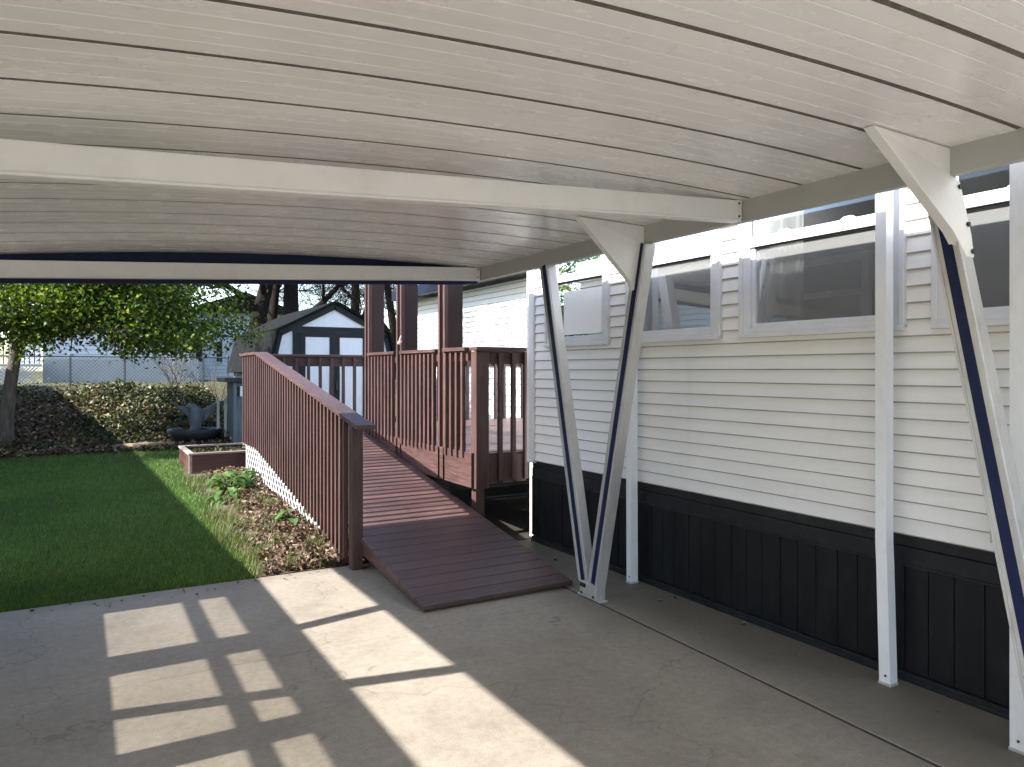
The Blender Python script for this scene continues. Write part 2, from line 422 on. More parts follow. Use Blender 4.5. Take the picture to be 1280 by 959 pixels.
# ceiling sheet: panels across, each with three fine pressed lines, lapped seams between them
PIT = .331
seams = np.arange(1.48 - PIT * 15, RY1 - .05, PIT)
prof = [(RY0, 0.0)]
seam_f = set()
for s in seams:
    if s <= RY0 + .05: continue
    for k in (.25, .5, .75):
        y = s - PIT * (1 - k)
        prof += [(y - .0035, 0), (y - .001, .0011), (y + .001, .0011), (y + .0035, 0)]
    prof += [(s - .0125, 0.0), (s - .012, .016), (s + .012, .016), (s + .0125, 0.0)]
prof.append((RY1, 0.0))
prof = sorted(prof)
NX = 40
cx = np.linspace(XL - .02, XR + .02, NX + 1)
mb = MB(); mbs = MB()
for y, dz in prof:
    for x in cx: mb.v.append((x, y, zc(x) + dz))
for j in range(len(prof) - 1):
    for i in range(NX):
        mb.f.append((j * (NX + 1) + i, (j + 1) * (NX + 1) + i, (j + 1) * (NX + 1) + i + 1, j * (NX + 1) + i + 1))
roof = mb.build('roof_panels', CEIL, carport)
for s in seams:                                        # dark strip in each seam
    if s <= RY0 + .05: continue
    mbs = MB()
    for i in range(NX):
        a, b = cx[i], cx[i + 1]
        mbs.poly([(a, s - .0118, zc(a) + .005), (a, s + .0118, zc(a) + .002), (b, s + .0118, zc(b) + .002), (b, s - .0118, zc(b) + .005)])
    mbs.build('seam_strip', SEAM, roof)
mb = MB()
for i in range(NX):
    a, b = cx[i], cx[i + 1]
    mb.hexa([(a, RY0, zc(a) + .05), (b, RY0, zc(b) + .05), (b, RY1, zc(b) + .05), (a, RY1, zc(a) + .05), (a, RY0, zc(a) + .07), (b, RY0, zc(b) + .07), (b, RY1, zc(b) + .07), (a, RY1, zc(a) + .07)])
mb.build('roof_skin', WHITE_TIN, carport)
def cross(y, y2):
    m = MB()
    m.hexa([(XL, y, zb(XL)), (XR - .004, y, zb(XR)), (XR - .004, y2, zb(XR)), (XL, y2, zb(XL)),
            (XL, y, zb(XL) + BH), (XR - .004, y, zb(XR) + BH), (XR - .004, y2, zb(XR) + BH), (XL, y2, zb(XL) + BH)])
    # rolled lips
    m.bar((XL, y - .004, zb(XL) + .006), (XR - .01, y - .004, zb(XR) + .006), .008, .012)
    o = m.build('cross_beam', BEAM, carport, bevel=.004)
    p = MB(); p.box(XR - .05, XR - .006, y - .006, y - .001, zb(XR) + .012, zb(XR) + BH - .002)
    e = p.build('end_plate', BEAM, o, bevel=.001)
    for dz in (.025, .095):
        q = MB(); q.tube([(XR - .028, y - .005, zb(XR) + dz), (XR - .028, y - .010, zb(XR) + dz)], .006, 8); q.build('screw', BOLT, o)
    return o
for y in (-.40, 2.86, 5.90): cross(y, y + .065)
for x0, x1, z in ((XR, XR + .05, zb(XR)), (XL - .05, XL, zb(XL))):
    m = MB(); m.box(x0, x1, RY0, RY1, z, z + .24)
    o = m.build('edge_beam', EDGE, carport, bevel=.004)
m = MB(); m.box(XR + .052, XR + .12, RY0, RY1, zb(XR) + .05, zb(XR) + .245); m.build('gutter', WHITE_TIN, carport, bevel=.006)
m = MB(); m.box(XL - .12, XL - .052, RY0, RY1, zb(XL) + .06, zb(XL) + .27); m.build('gutter', WHITE_TIN, carport, bevel=.006)
# navy fascia closing the far end of the arch
def fascia(y0, y1):
    m = MB()
    for i in range(NX):
        a, b = cx[i], cx[i + 1]
        lo = -.028
        m.hexa([(a, y0, zb(a) + lo), (b, y0, zb(b) + lo), (b, y1, zb(b) + lo), (a, y1, zb(a) + lo), (a, y0, zc(a) + .09), (b, y0, zc(b) + .09), (b, y1, zc(b) + .09), (a, y1, zc(a) + .09)])
    return m.build('fascia', NAVY, carport)
fascia(RY1 + .002, RY1 + .03)
fascia(RY0 - .03, RY0 - .002)

def vpost(x0, yb, spread, top, sgn, gus):
    """two arms rising from one shoe; sgn: +1 for the row by the house"""
    shoe = MB()
    shoe.box(x0 - .035, x0 + .035, yb - .135, yb + .135, 0, .012)
    shoe.box(x0 - .042, x0 + .042, yb - .095, yb + .095, .012, .105)
    sh = shoe.build('post_shoe', ALU, carport, bevel=.004)
    if sgn > 0:
        h = MB(); h.box(x0 - .0435, x0 - .0425, yb + .02, yb + .09, .07, .10); h.build('rust_hole', BLACKGAP, sh)
    for dy in (-.07, .07):
        q = MB(); q.tube([(x0 - .042, yb + dy, .03), (x0 - .049, yb + dy, .03)], .009, 6); q.build('bolt', BOLT, sh)
    for s in (-1, 1):
        a = Vector((x0, yb + s * .045, .06)); b = Vector((x0, yb + s * spread, top))
        m = MB(); w, t = .100, .078
        m.bar(a, b, t, w, (0, -1, 0))
        arm = m.build('brace_arm', ALU, carport, bevel=.005)
        d = (b - a).normalized()
        m = MB()
        fx = x0 - (t / 2 + .0015)
        a2 = a + d * .06; b2 = b - d * .005
        m.bar((fx, a2.y, a2.z), (fx, b2.y, b2.z), .003, .042, (0, -1, 0))
        m.build('stripe', NAVY, arm)
        for off in (-.0435, .0435):                     # raised lips of the channel
            m = MB(); n = Vector((0, d.z, -d.y)) * off
            m.bar(Vector((fx - .003, a2.y, a2.z)) + n, Vector((fx - .003, b2.y, b2.z)) + n, .006, .010, (0, -1, 0)); m.build('lip', ALU, arm)
    if gus:
        s = gus
        yy = yb + s * spread - (.052 if True else 0)
        inx = -1 if sgn > 0 else 1
        P = [(x0 + inx * .52, 2.50), (x0 + .01 * inx, 2.518), (x0 + .01 * inx, 2.405), (x0 - inx * .055, 2.385), (x0 - inx * .06, 2.16), (x0 - inx * .045, 2.06), (x0 + inx * .01, 2.06), (x0 + inx * .07, 2.16)]
        k = zb(x0) - zb(XR)
        P = [(x, z + k + (.055 * (-inx) * 0)) for x, z in P]
        P[0] = (P[0][0], zc(P[0][0]) - .004); P[1] = (P[1][0], zc(P[1][0]) - .004)
        g = MB(); dy = .103 if s > 0 else .085
        # plate leans with the arm
        def yat(z): return yb + s * (.045 + (spread - .045) * (z - .06) / (top - .06)) + (.006 if s < 0 else -.049)
        g.prism([(x, yat(min(z, 2.40)) - .004, z) for x, z in P], (0, .046, 0))
        go = g.build('gusset', BEAM, carport, bevel=.003)
        if sgn > 0:
            for x, z in ((x0 + .038, 2.36), (x0 + .043, 2.20), (x0 + .035, 2.085)):
                q = MB(); q.tube([(x, yat(z) - .004, z), (x, yat(z) - .013, z)], .011, 6); q.build('bolt', BOLT, go)
vpost(3.115, 4.24, .575, 2.41, 1, -1)
vpost(3.115, 1.30, .50, 2.41, 1, 1)
vpost(-1.125, 4.19, .60, 2.18, -1, 0)
vpost(-1.125, 1.22, .55, 2.18, -1, 0)

# ------------------------------------------------------------------ house
def clapboard(m, axis, c, out, u0, u1, z0, z1, course, holes=(), depth=.017):
    """lapped courses on the plane axis=c, facing out; holes (ua, ub, za, zb)"""
    def pt(u, z, d):
        return (c + out * d, u, z) if axis == 'x' else (u, c + out * d, z)
    n = int(math.ceil((z1 - z0) / course - 1e-6))
    for i in range(n):
        a, b = z0 + i * course, min(z1, z0 + (i + 1) * course)
        cuts = sorted({a, b, *[z for h in holes for z in h[2:] if a < z < b]})
        for za, zb_ in zip(cuts, cuts[1:]):
            segs = [(u0, u1)]
            mid = (za + zb_) / 2
            for h in holes:
                if h[2] < mid < h[3]:
                    ns = []
                    for s in segs:
                        if h[1] <= s[0] or h[0] >= s[1]: ns.append(s); continue
                        if h[0] > s[0]: ns.append((s[0], h[0]))
                        if h[1] < s[1]: ns.append((h[1], s[1]))
                    segs = ns
            e0 = course * .085
            f = lambda z: depth + (.003 - depth) * (z - a) / course
            for s in segs:
                zq = za + e0 if za == a else za
                m.poly([pt(s[0], zq, f(za)), pt(s[1], zq, f(za)), pt(s[1], zb_, f(zb_)), pt(s[0], zb_, f(zb_))])
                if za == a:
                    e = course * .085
                    m.grime.append(len(m.f)); m.poly([pt(s[0], a, 0), pt(s[1], a, 0), pt(s[1], a, depth - .005), pt(s[0], a, depth - .005)])  # lip faces that get the painted lap shadow
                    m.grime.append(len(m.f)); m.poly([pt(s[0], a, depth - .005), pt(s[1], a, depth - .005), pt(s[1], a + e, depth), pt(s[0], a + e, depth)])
XW = 3.69; HZ0 = .752; HZ1 = 3.06
house = thing('mobile_home', (5, 2, 0), 'white sided mobile home with charcoal skirting and double hung windows beside the carport', 'house')
WINS = [(4.85, 5.62), (3.645, 4.46), (2.375, 3.315), (.95, 2.065), (-1.6, -.5)]
WZ0, WZ1 = 1.865, 2.93
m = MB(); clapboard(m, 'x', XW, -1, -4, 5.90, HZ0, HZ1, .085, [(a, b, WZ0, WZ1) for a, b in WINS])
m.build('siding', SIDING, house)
m = MB()                                                       # far end wall, roof and eave of the front block
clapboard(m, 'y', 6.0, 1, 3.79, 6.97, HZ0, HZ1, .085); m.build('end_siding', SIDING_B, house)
m = MB(); m.box(3.655, 3.79, 5.90, 6.02, HZ0 - .02, HZ1); m.build('corner_trim', FRAME, house, bevel=.006)
m = MB(); m.box(3.48, 7.3, -4.2, 6.28, HZ1, HZ1 + .14); m.build('roof', ROOFM, house, bevel=.01)
m = MB(); m.box(3.41, 3.478, -4.2, 6.28, HZ1 + .015, HZ1 + .13); m.build('eave_gutter', WHITE_TIN, house, bevel=.008)
# skirting: ledge, vertical board panels, kick rail
m = MB(); m.box(XW + .02, XW + .05, -4, 5.98, 0, HZ0)
y = -4.0; k = 0
while y < 5.95:
    w = .395; e = min(y + w, 5.97)
    q = (e - y - .012) / 3
    for i in range(3):
        m.box(XW + .004, XW + .024, y + .006 + i * q + .004, y + .006 + (i + 1) * q - .004 + (.003 if i < 2 else 0), .05, .60)
    m.box(XW - .003 - (.001 if k % 2 else 0), XW + .020, e - .008, e + .008, .052, .598)
    y = e; k += 1
sk = m.build('skirting', SKIRT, house, bevel=.002)
m = MB(); m.box(XW - .006, XW + .03, -4, 5.97, .602, .690); m.box(XW - .001, XW + .028, -4, 5.97, .693, .748); m.box(XW - .014, XW + .02, -4, 5.97, .590, .604)
m.box(XW - .012, XW + .03, -4, 5.97, 0, .045); m.box(XW - .020, XW - .011, -4, 5.97, 0, .018)
m.build('skirting_rail', SKIRT_L, sk, bevel=.003)
# windows
def window(a, b, kind):
    o = MB(); f = .085
    # outer casing (proud of the siding) with stepped profile
    for d0, d1, w in ((-.030, .0, f), (-.040, -.029, .030)):
        o.box(XW + d0, XW + d1, a - f, a - f + w, WZ0 - .045, WZ1 + .05)
        o.box(XW + d0, XW + d1, b + f - w, b + f, WZ0 - .045, WZ1 + .05)
        o.box(XW + d0, XW + d1, a - f + w, b + f - w, WZ1 + .05 - min(w, .05), WZ1 + .05)
    o.box(XW - .034, XW, a, b, WZ0 - .03, WZ0)
    o.box(XW - .047, XW - .004, a - f, b + f, WZ0 - .060, WZ0 - .030)
    w = o.build('window', FRAME, house, bevel=.004)
    s = MB(); zm = 2.375
    s.box(XW - .026, XW + .012, a, b, zm, zm + .062)
    s.box(XW - .010, XW + .02, a, a + .028, WZ0, zm); s.box(XW - .010, XW + .02, b - .028, b, WZ0, zm)
    s.box(XW - .010, XW + .02, a + .028, b - .028, WZ0, WZ0 + .030)
    s.box(XW + .004, XW + .02, a, a + .022, zm + .062, WZ1); s.box(XW + .004, XW + .02, b - .022, b, zm + .062, WZ1)
    sash = s.build('sash', FRAME, w, bevel=.003)
    for t in (.27, .73):
        l = MB(); yc = a + (b - a) * t
        l.tube([(XW - .012, yc - .045, zm + .066), (XW - .014, yc - .02, zm + .074), (XW - .014, yc + .02, zm + .074), (XW - .012, yc + .045, zm + .066)], [.003, .006, .006, .003], 8)
        l.build('sash_lock', FRAME, w)
    g = MB(); g.poly([(XW + .012, a + .02, WZ0 + .02), (XW + .012, b - .02, WZ0 + .02), (XW + .012, b - .02, zm + .01), (XW + .012, a + .02, zm + .01)])
    g.poly([(XW + .018, a + .01, zm + .05), (XW + .018, b - .01, zm + .05), (XW + .018, b - .01, WZ1), (XW + .018, a + .01, WZ1)])
    g.build('glass', GLASS, w)
    n = MB(); n.poly([(XW + .004, a + .028, WZ0 + .03), (XW + .004, b - .028, WZ0 + .03), (XW + .004, b - .028, zm), (XW + .004, a + .028, zm)])
    if kind != 1: n.build('insect_screen', SCREEN, w)
    d = MB()                                               # dark rubber line under the meeting rail and round the screen
    d.box(XW - .012, XW + .004, a + .028, b - .028, zm - .010, zm - .001)
    d.build('gasket', BLACKGAP, w)
    if kind == 1:
        c = MB(); c.box(XW + .003, XW + .009, a + .05, b - .17, WZ0 + .045, zm - .085); c.build('roller_shade', SHADE, w)
    if kind == 2:
        c = MB(); c.box(XW + .10, XW + .106, a + .20, b + .02, WZ0 + .10, WZ1); c.build('curtain', CURT, w)
        c = MB(); c.box(XW + .024, XW + .030, a + .20, a + .50, WZ0 + .07, WZ0 + .27); c.build('roller_shade', SHADE, w)
    if kind == 3:
        c = MB(); n_ = 26
        pts = [(XW + .12 + .02 * math.sin(i * 1.9), b + .02 - .32 * i / n_) for i in range(n_ + 1)]
        for p, q in zip(pts, pts[1:]): c.poly([(p[0], p[1], WZ0 - .03), (q[0], q[1], WZ0 - .03), (q[0], q[1], WZ1), (p[0], p[1], WZ1)])
        c.build('curtain', CURT, w)
    return w
for (a, b), k in zip(WINS, (1, 2, 3, 4, 4)): window(a, b, k)
m = MB()                                                   # the room behind the glass
x0, x1, y0, y1, z0, z1 = XW + .06, 6.6, -3.9, 5.93, .78, 3.04
m.poly([(x1, y0, z0), (x1, y1, z0), (x1, y1, z1), (x1, y0, z1)]); m.poly([(x0, y0, z0), (x0, y1, z0), (x1, y1, z0), (x1, y0, z0)])
m.poly([(x0, y0, z1), (x0, y1, z1), (x1, y1, z1), (x1, y0, z1)]); m.poly([(x0, y0, z0), (x1, y0, z0), (x1, y0, z1), (x0, y0, z1)]); m.poly([(x0, y1, z0), (x1, y1, z0), (x1, y1, z1), (x0, y1, z1)])
for yp in (-.2, 2.2): m.box(x0 + .25, x1 - .05, yp, yp + .08, z0, z1)
m.build('interior', ROOM, house)
m = MB()
for ya, yb_, za, zz in ((4.45, 5.65, 2.68, 2.75), (4.45, 5.65, 2.34, 2.40), (4.45, 5.65, 2.02, 2.08), (4.45, 4.53, 2.081, 2.679), (5.57, 5.65, 2.081, 2.679)): m.box(6.54, 6.595, ya, yb_, za, zz)
m.build('reflected_window_frame', SHADE, house)  # frame added indoors to imitate a window reflected in the pane
m = MB(); m.box(XW - .045, XW - .010, 1.80, 1.87, .80, .90); ob = m.build('outlet_box', GREYBOX, house, bevel=.005)
# recessed wing behind the deck
XD = 7.0
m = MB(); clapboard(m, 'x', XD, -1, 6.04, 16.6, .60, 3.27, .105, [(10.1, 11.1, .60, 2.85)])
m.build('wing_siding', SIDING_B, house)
m = MB(); m.box(XD + .02, XD + .1, 10.1, 11.1, .83, 2.85); m.build('wing_door', DOORW, house, bevel=.01)
m = MB(); m.box(XD - .45, XD + 4, 6.29, 17.0, 3.36, 3.48); m.build('wing_roof', ROOFM, house)
m = MB(); m.box(XD - .49, XD - .451, 6.29, 17.0, 3.27, 3.50); m.box(XD - .449, XD + .4, 16.96, 17.03, 3.27, 3.50); m.build('wing_fascia', paint('fascia_navy', (.006, .010, .026), .5, .2, 3, spec=.2), house)
m = MB(); m.box(XD, XD + 3.8, 16.5, 16.6, .3, 3.36); m.box(XD + .03, XD + .1, 6.05, 16.5, .0, .6); m.build('wing_end', SIDING_B, house)
m = MB(); m.box(XD + 3.7, XD + 3.8, -4, 16.5, 0, 3.36); m.box(3.8, XD + 3.7, -4.1, -4.0, 0, 3.06); m.build('back_wall', SIDING_B, house)

# slim white posts under the house eave
def awning_post(x, y, kink, label):
    t = thing('awning_post', (x, y, 0), label, 'post', 'white posts along the house wall')
    m = MB(); w = .030
    prof = [(kink, 0, .012), (kink * .25, 0, .60), (0, 0, .72), (0, 0, HZ1 - .002)]
    for (d0, _, za), (d1, _, zz) in zip(prof, prof[1:]):
        m.hexa([(x - w, y - w - d0, za), (x + w, y - w - d0, za), (x + w, y + w - d0, za), (x - w, y + w - d0, za),
                (x - w, y - w - d1, zz), (x + w, y - w - d1, zz), (x + w, y + w - d1, zz), (x - w, y + w - d1, zz)])
    m.build('post_shaft', POSTW, t)
    f = MB(); f.box(x - .034, x + .034, y - .034 - kink, y + .034 - kink, 0, .014); f.build('foot_plate', ALU, t, bevel=.002)
    b = MB(); b.tube([(x - .029, y - .005 - kink, .05), (x - .035, y - .005 - kink, .05)], .006, 6); b.build('bolt', BOLT, t)
awning_post(3.565, 2.34, .022, 'slim white post standing in front of the right jamb of the wide window')
awning_post(3.60, 4.40, .004, 'slim white post behind the navy striped V post')
awning_post(3.42, 1.63, 0, 'slim white post in front of the window at the edge of the view')
awning_post(3.77, 6.07, 0, 'slim white post at the house corner beside the deck')

# ------------------------------------------------------------------ ramp
def zr(y): return min(.83, .045 + .167 * (y - 4.53))
YT = 4.53 + (.83 - .045) / .167
LY = 10.42
rampo = thing('wheelchair_ramp', (2.55, 7.5, 0), 'maroon stained wooden wheelchair ramp with a baluster railing leading up from the driveway', 'ramp')
X0, X1 = 1.955, 3.15
m = MB(); pitch = .1435; sl = math.hypot(1, .167)
y = 4.53
while y < YT - .02:
    y2 = min(y + pitch / sl - .0075, YT)
    j = random.uniform(-.004, .004)
    m.hexa([(X0 + j, y, zr(y) - .032), (X1 + j, y, zr(y) - .032), (X1 + j, y2, zr(y2) - .032), (X0 + j, y2, zr(y2) - .032), (X0 + j, y, zr(y)), (X1 + j, y, zr(y)), (X1 + j, y2, zr(y2)), (X0 + j, y2, zr(y2))])
    y += pitch / sl
while y < LY - .02:
    m.box(X0, X1, y, min(y + .136, LY), .798, .83); y += .1435
m.build('ramp_boards', WOOD_RAMP, rampo, bevel=.003)
m = MB(); y = 4.53
while y < YT - .1:
    for x in (X0 + .03, (X0 + X1) / 2 + random.uniform(-.01, .01), X1 - .03):
        for dy in (.035, .10):
            zz = zr(y + dy) + .0006; r = .0055
            m.poly([(x + r * math.cos(t), y + dy + r * math.sin(t), zz + .167 * r * math.sin(t)) for t in np.arange(8) * math.pi / 4])
    y += pitch / sl
m.build('deck_screws', BOLT, rampo)
m = MB()
for x in (X0 + .012, X1 - .05):
    m.prism([(x, 4.56, .004), (x, YT, .42), (x, LY, .42), (x, LY, .797), (x, YT, .797), (x, 4.56, .016)], (.038, 0, 0))
m.box(X0 + .05, X1 - .05, LY - .04, LY, .42, .796)
m.build('stringer', WOOD_Y, rampo)
m = MB()
for yy in (7.2, 9.3, 10.2):
    m.box(X1 - .145, X1 - .055, yy, yy + .09, 0, zr(yy) - .05)
m.build('support_post', WOOD_Z, rampo)
# railing on the lawn side
RX = 1.925
def zrail(y): return 1.18 + (1.825 - 1.18) * (y - 5.62) / (9.45 - 5.62) if y < 9.45 else 1.825
m = MB(); m.box(RX - .045, RX + .045, 5.78, 5.87, 0, zrail(5.80) - .05); m.build('newel_post', WOOD_Z, rampo, bevel=.004)
m = MB()
def slopebox(m, x0, x1, y0, y1, za0, za1, zb0, zb1):
    m.hexa([(x0, y0, za0), (x1, y0, za0), (x1, y1, zb0), (x0, y1, zb0), (x0, y0, za1), (x1, y0, za1), (x1, y1, zb1), (x0, y1, zb1)])
ysp = [5.58, 7.3, 9.45, 10.50]
for a, b in zip(ysp, ysp[1:]):
    slopebox(m, RX - .075, RX + .075, a, b - .004, zrail(a) - .036, zrail(a), zrail(b) - .036, zrail(b))
m.build('cap_rail', WOOD_Y, rampo, bevel=.004)
m = MB()
for a, b in ((5.88, 9.45), (9.454, 10.42)):
    slopebox(m, RX - .018, RX + .020, a, b, zrail(a) - .092, zrail(a) - .037, zrail(b) - .092, zrail(b) - .037)
m.build('sub_rail', WOOD_Y, rampo)
m = MB()
slopebox(m, RX - .012, RX + .026, 5.88, 9.45, .10, .19, .66, .75); m.box(RX - .012, RX + .026, 9.454, 10.42, .66, .75)
m.build('bottom_rail', WOOD_Y, rampo)
src = None; y = 5.98; i = 0
while y < 10.44:
    zt = zrail(y) - .04; zlo = .045 + (.635 - .045) * min(1, (y - 5.9) / (9.6 - 5.9))
    m = MB(); m.box(RX - .056, RX - .018, y - .019, y + .019, zlo, zt)
    m.build('baluster', WOOD_Z, rampo)
    y += .112; i += 1
# rail across the end of the landing, carried on to the wing
deck = thing('deck', (5, 8.7, 0), 'raised maroon wooden deck with tall posts and baluster railings beside the house', 'deck')
m = MB(); m.box(1.98, 6.9, LY - .07, LY + .075, 1.785, 1.82); m.build('cap_rail', WOOD_X, deck, bevel=.004)
m = MB(); m.box(1.95, 6.9, LY - .02, LY + .02, 1.655, 1.784); m.build('sub_rail', WOOD_X, deck)
x = 2.09
m = MB(); m.box(3.215, 3.24, 6.8, 9.2, .0, .60); m.build('under_deck_dark', BLACKGAP, deck)  # black sheet standing in for the darkness under the deck
while x < 6.9:
    m = MB(); m.box(x - .019, x + .019, LY - .060, LY - .021, .78, 1.77); m.build('baluster', WOOD_Z, deck); x += .165
# deck floor and rim
m = MB(); y = 6.20
while y < LY - .05:
    m.box(3.20 if y < YT else 3.155, 6.985, y, min(y + .136, LY), .798, .83); y += .1435
m.build('deck_boards', WOOD_RAMP, deck, bevel=.003)
m = MB(); m.box(3.158, 3.196, 6.20, YT - .01, .50, .826); m.build('rim_board', WOOD_Y, deck, bevel=.003)
m = MB(); m.box(3.20, 3.735, 6.158, 6.196, .55, .822); m.build('rim_board', WOOD_X, deck, bevel=.003)
m = MB()
for x, w in ((3.30, .09), (3.46, .11), (3.60, .12)): m.box(x, x + w, 6.134, 6.156, .54, .80)
m.build('apron_board', WOOD_Z, deck)
m = MB()
for y in np.arange(6.6, 10.3, .6): m.box(3.2, 6.97, y, y + .04, .62, .796)
m.build('joist', WOOD_X, deck)
for (x, y) in ((3.22, 6.22), (3.22, 8.1), (5, 6.3), (5, 8.5), (6.8, 6.3), (5, 10.2), (3.22, 10.2)):
    m = MB(); m.box(x, x + .09, y, y + .09, 0, .618 if x > 3.3 or y > 7 else .797); m.build('support_post', WOOD_Z, deck)
# front corner: post and short rail to the house corner
m = MB(); m.box(3.165, 3.30, 6.110, 6.155, .50, 1.78); m.box(3.202, 3.29, 6.20, 6.29, .83, 1.78); m.build('corner_post', WOOD_Z, deck, bevel=.003)
m = MB(); m.box(3.155, 3.735, 6.085, 6.235, 1.782, 1.818); m.build('cap_rail', WOOD_X, deck, bevel=.004)
m = MB(); m.box(3.302, 3.735, 6.155, 6.195, 1.66, 1.780); m.build('sub_rail', WOOD_X, deck)
for x in (3.43, 3.575):
    m = MB(); m.box(x - .02, x + .02, 6.114, 6.154, .56, 1.76); m.build('baluster', WOOD_Z, deck)
m = MB(); m.box(3.69, 3.735, 6.110, 6.153, .56, 1.78); m.build('end_post', WOOD_Z, deck, bevel=.003)
# side rail above the ramp with the three tall posts
TP = (6.86, 8.02, 9.12)
spans = [(6.30, 6.80), (6.98, 7.96), (8.14, 9.06)]
for a, b in spans:
    m = MB(); m.box(3.135, 3.235, a, b, 1.785, 1.82); m.build('cap_rail', WOOD_Y, deck, bevel=.003)
    m = MB(); m.box(3.175, 3.213, a, b, 1.69, 1.784); m.build('sub_rail', WOOD_Y, deck)
    n = max(2, int(round((b - a) / .112))); 
    for i in range(n):
        y = a + (i + .5) * (b - a) / n
        m = MB(); m.box(3.136, 3.174, y - .019, y + .019, .77 + random.uniform(-.01, .01), 1.77); m.build('baluster', WOOD_Z, deck)
for y in TP:
    m = MB(); m.box(3.20, 3.365, y - .07, y + .09, .50, 3.30); t = m.build('tall_post', WOOD_FACE, deck, bevel=.004)
    for dy in (-.055, .065):
        q = MB(); q.box(3.158, 3.198, y + dy - .02, y + dy + .02, .50, 3.28); q.build('batten', WOOD_Z, t)
m = MB(); m.box(3.16, 3.36, 6.7, 9.4, 3.30, 3.45); m.build('header_beam', WOOD_Y, deck)
q = MB(); q.tube([(3.15, 7.93, 1.93), (3.115, 7.90, 1.91), (3.10, 7.86, 1.90)], [.016, .022, .012], 8); q.tube([(3.15, 7.93, 1.99), (3.13, 7.92, 1.95), (3.10, 7.87, 1.895)], .008, 6)
q.build('rope_knot', paint('pale_rope', (.55, .33, .28), .8, .1, 9), deck)
# ramp end shading boards: lattice under the landing side
lat = thing('lattice_panel', (RX, 8.5, .2), 'white diagonal lattice panel closing the gap under the ramp railing', 'lattice')
def lat_rng(y): return max(g1(1.7, y) - .02, .02), .045 + (.635 - .045) * min(1, (y - 5.9) / 3.7) + .13
m = MB()
yA, yB = 6.9, 10.36
for s in (1, -1):
    c0 = -2.0
    while c0 < 14:
        # strips z = s*(y - c)
        pts = []
        for yy in np.linspace(yA, yB, 90):
            z = s * (yy - c0) if s > 0 else (c0 - yy)
            lo, hi = lat_rng(yy)
            if lo <= z <= hi: pts.append((yy, z))
        if len(pts) >= 2:
            xx = RX + (.004 if s > 0 else .010)
            m.bar((xx, pts[0][0] - .02, pts[0][1] - s * .02), (xx, pts[-1][0] + .02, pts[-1][1] + s * .02), .006, .034, (1, 0, 0)) if False else m.bar((xx, pts[0][0], pts[0][1]), (xx, pts[-1][0], pts[-1][1]), .024, .004, (1, 0, 0))
        c0 += .135
m.build('lattice_strips', LATT, lat)
m = MB(); slopebox(m, RX - .004, RX + .02, yA - .04, yA, lat_rng(yA)[0], lat_rng(yA)[1], lat_rng(yA)[0], lat_rng(yA)[1]); m.box(RX - .004, RX + .02, yB, yB + .04, .2, .72)
m.build('lattice_frame', LATT, lat)

# ------------------------------------------------------------------ planter, bed and plants
pz = g1(1.5, 10.7)
pl = thing('planter_box', (1.73, 11.3, pz), 'raised maroon planter box with pale cap boards and dark soil on the lawn edge', 'planter')
px0, px1, py0, py1 = 1.26, 2.20, 10.70, 11.90; ptop = .47
m = MB(); m.box(px0, px1, py0, py0 + .03, pz - .1, ptop); m.build('front_board', WOOD_PLANT, pl, bevel=.003)
m = MB(); m.box(px0, px1, py1 - .03, py1, pz - .1, ptop); m.build('back_board', WOOD_PLANT, pl, bevel=.003)
m = MB(); m.box(px0, px0 + .03, py0 + .031, py1 - .031, pz - .1, ptop); m.build('side_board', WOOD_PLANT, pl, bevel=.003); m = MB(); m.box(px1 - .03, px1, py0 + .031, py1 - .031, pz - .1, ptop); m.build('side_board', WOOD_PLANT, pl, bevel=.003)
m = MB(); e = .015
m.box(px0 - e, px1 + e, py0 - e, py0 + .06, ptop, ptop + .025); m.box(px0 - e, px1 + e, py1 - .06, py1 + e, ptop, ptop + .025)
m.box(px0 - e, px0 + .06, py0 + .062, py1 - .062, ptop, ptop + .024); m.box(px1 - .06, px1 + e, py0 + .062, py1 - .062, ptop, ptop + .024); m.build('cap_board', WOOD_CAP, pl, bevel=.003)
m = MB(); m.box(px0 - .006, px0 + .03, py0 - .006, py0 - .001, pz - .1, ptop); m.box(px0 - .006, px0 - .001, py0, py0 + .04, pz - .1, ptop); m.build('corner_strip', WOOD_CAP, pl)
m = MB(); m.box(px0 + .03, px1 - .03, py0 + .03, py1 - .03, pz, ptop - .06); m.build('potting_soil', SOIL, pl)

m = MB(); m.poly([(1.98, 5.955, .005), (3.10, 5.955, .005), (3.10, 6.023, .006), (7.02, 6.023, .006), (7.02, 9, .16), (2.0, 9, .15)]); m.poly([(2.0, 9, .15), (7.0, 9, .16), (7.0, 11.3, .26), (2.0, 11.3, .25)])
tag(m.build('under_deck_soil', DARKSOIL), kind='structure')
def bed_x0(y): return 1.17 + .07 * (y - 5.95) / 4.7 + .05 * math.sin(y * 2.3) + .03 * math.sin(y * 5.1)
def bz(x, y):
    s = smooth(0, .35, x - 1.2) * smooth(5.95, 6.5, y)
    return gz(x, y) + .012 + .05 * s * smooth(1.2, 1.9, x) + .012 * np.sin(x * 13 + y * 7) * s
mb = MB(); nyb, nxb = 60, 12
for j in range(nyb + 1):
    y = 5.955 + (11.0 - 5.955) * j / nyb
    for i in range(nxb + 1):
        x = bed_x0(y) + (2.02 - bed_x0(y)) * i / nxb; mb.v.append((x, y, float(bz(x, y))))
mb.f = [(j * (nxb + 1) + i, j * (nxb + 1) + i + 1, (j + 1) * (nxb + 1) + i + 1, (j + 1) * (nxb + 1) + i) for j in range(nyb) for i in range(nxb)]
tag(mb.build('garden_bed', SOIL, smooth=True), kind='structure')

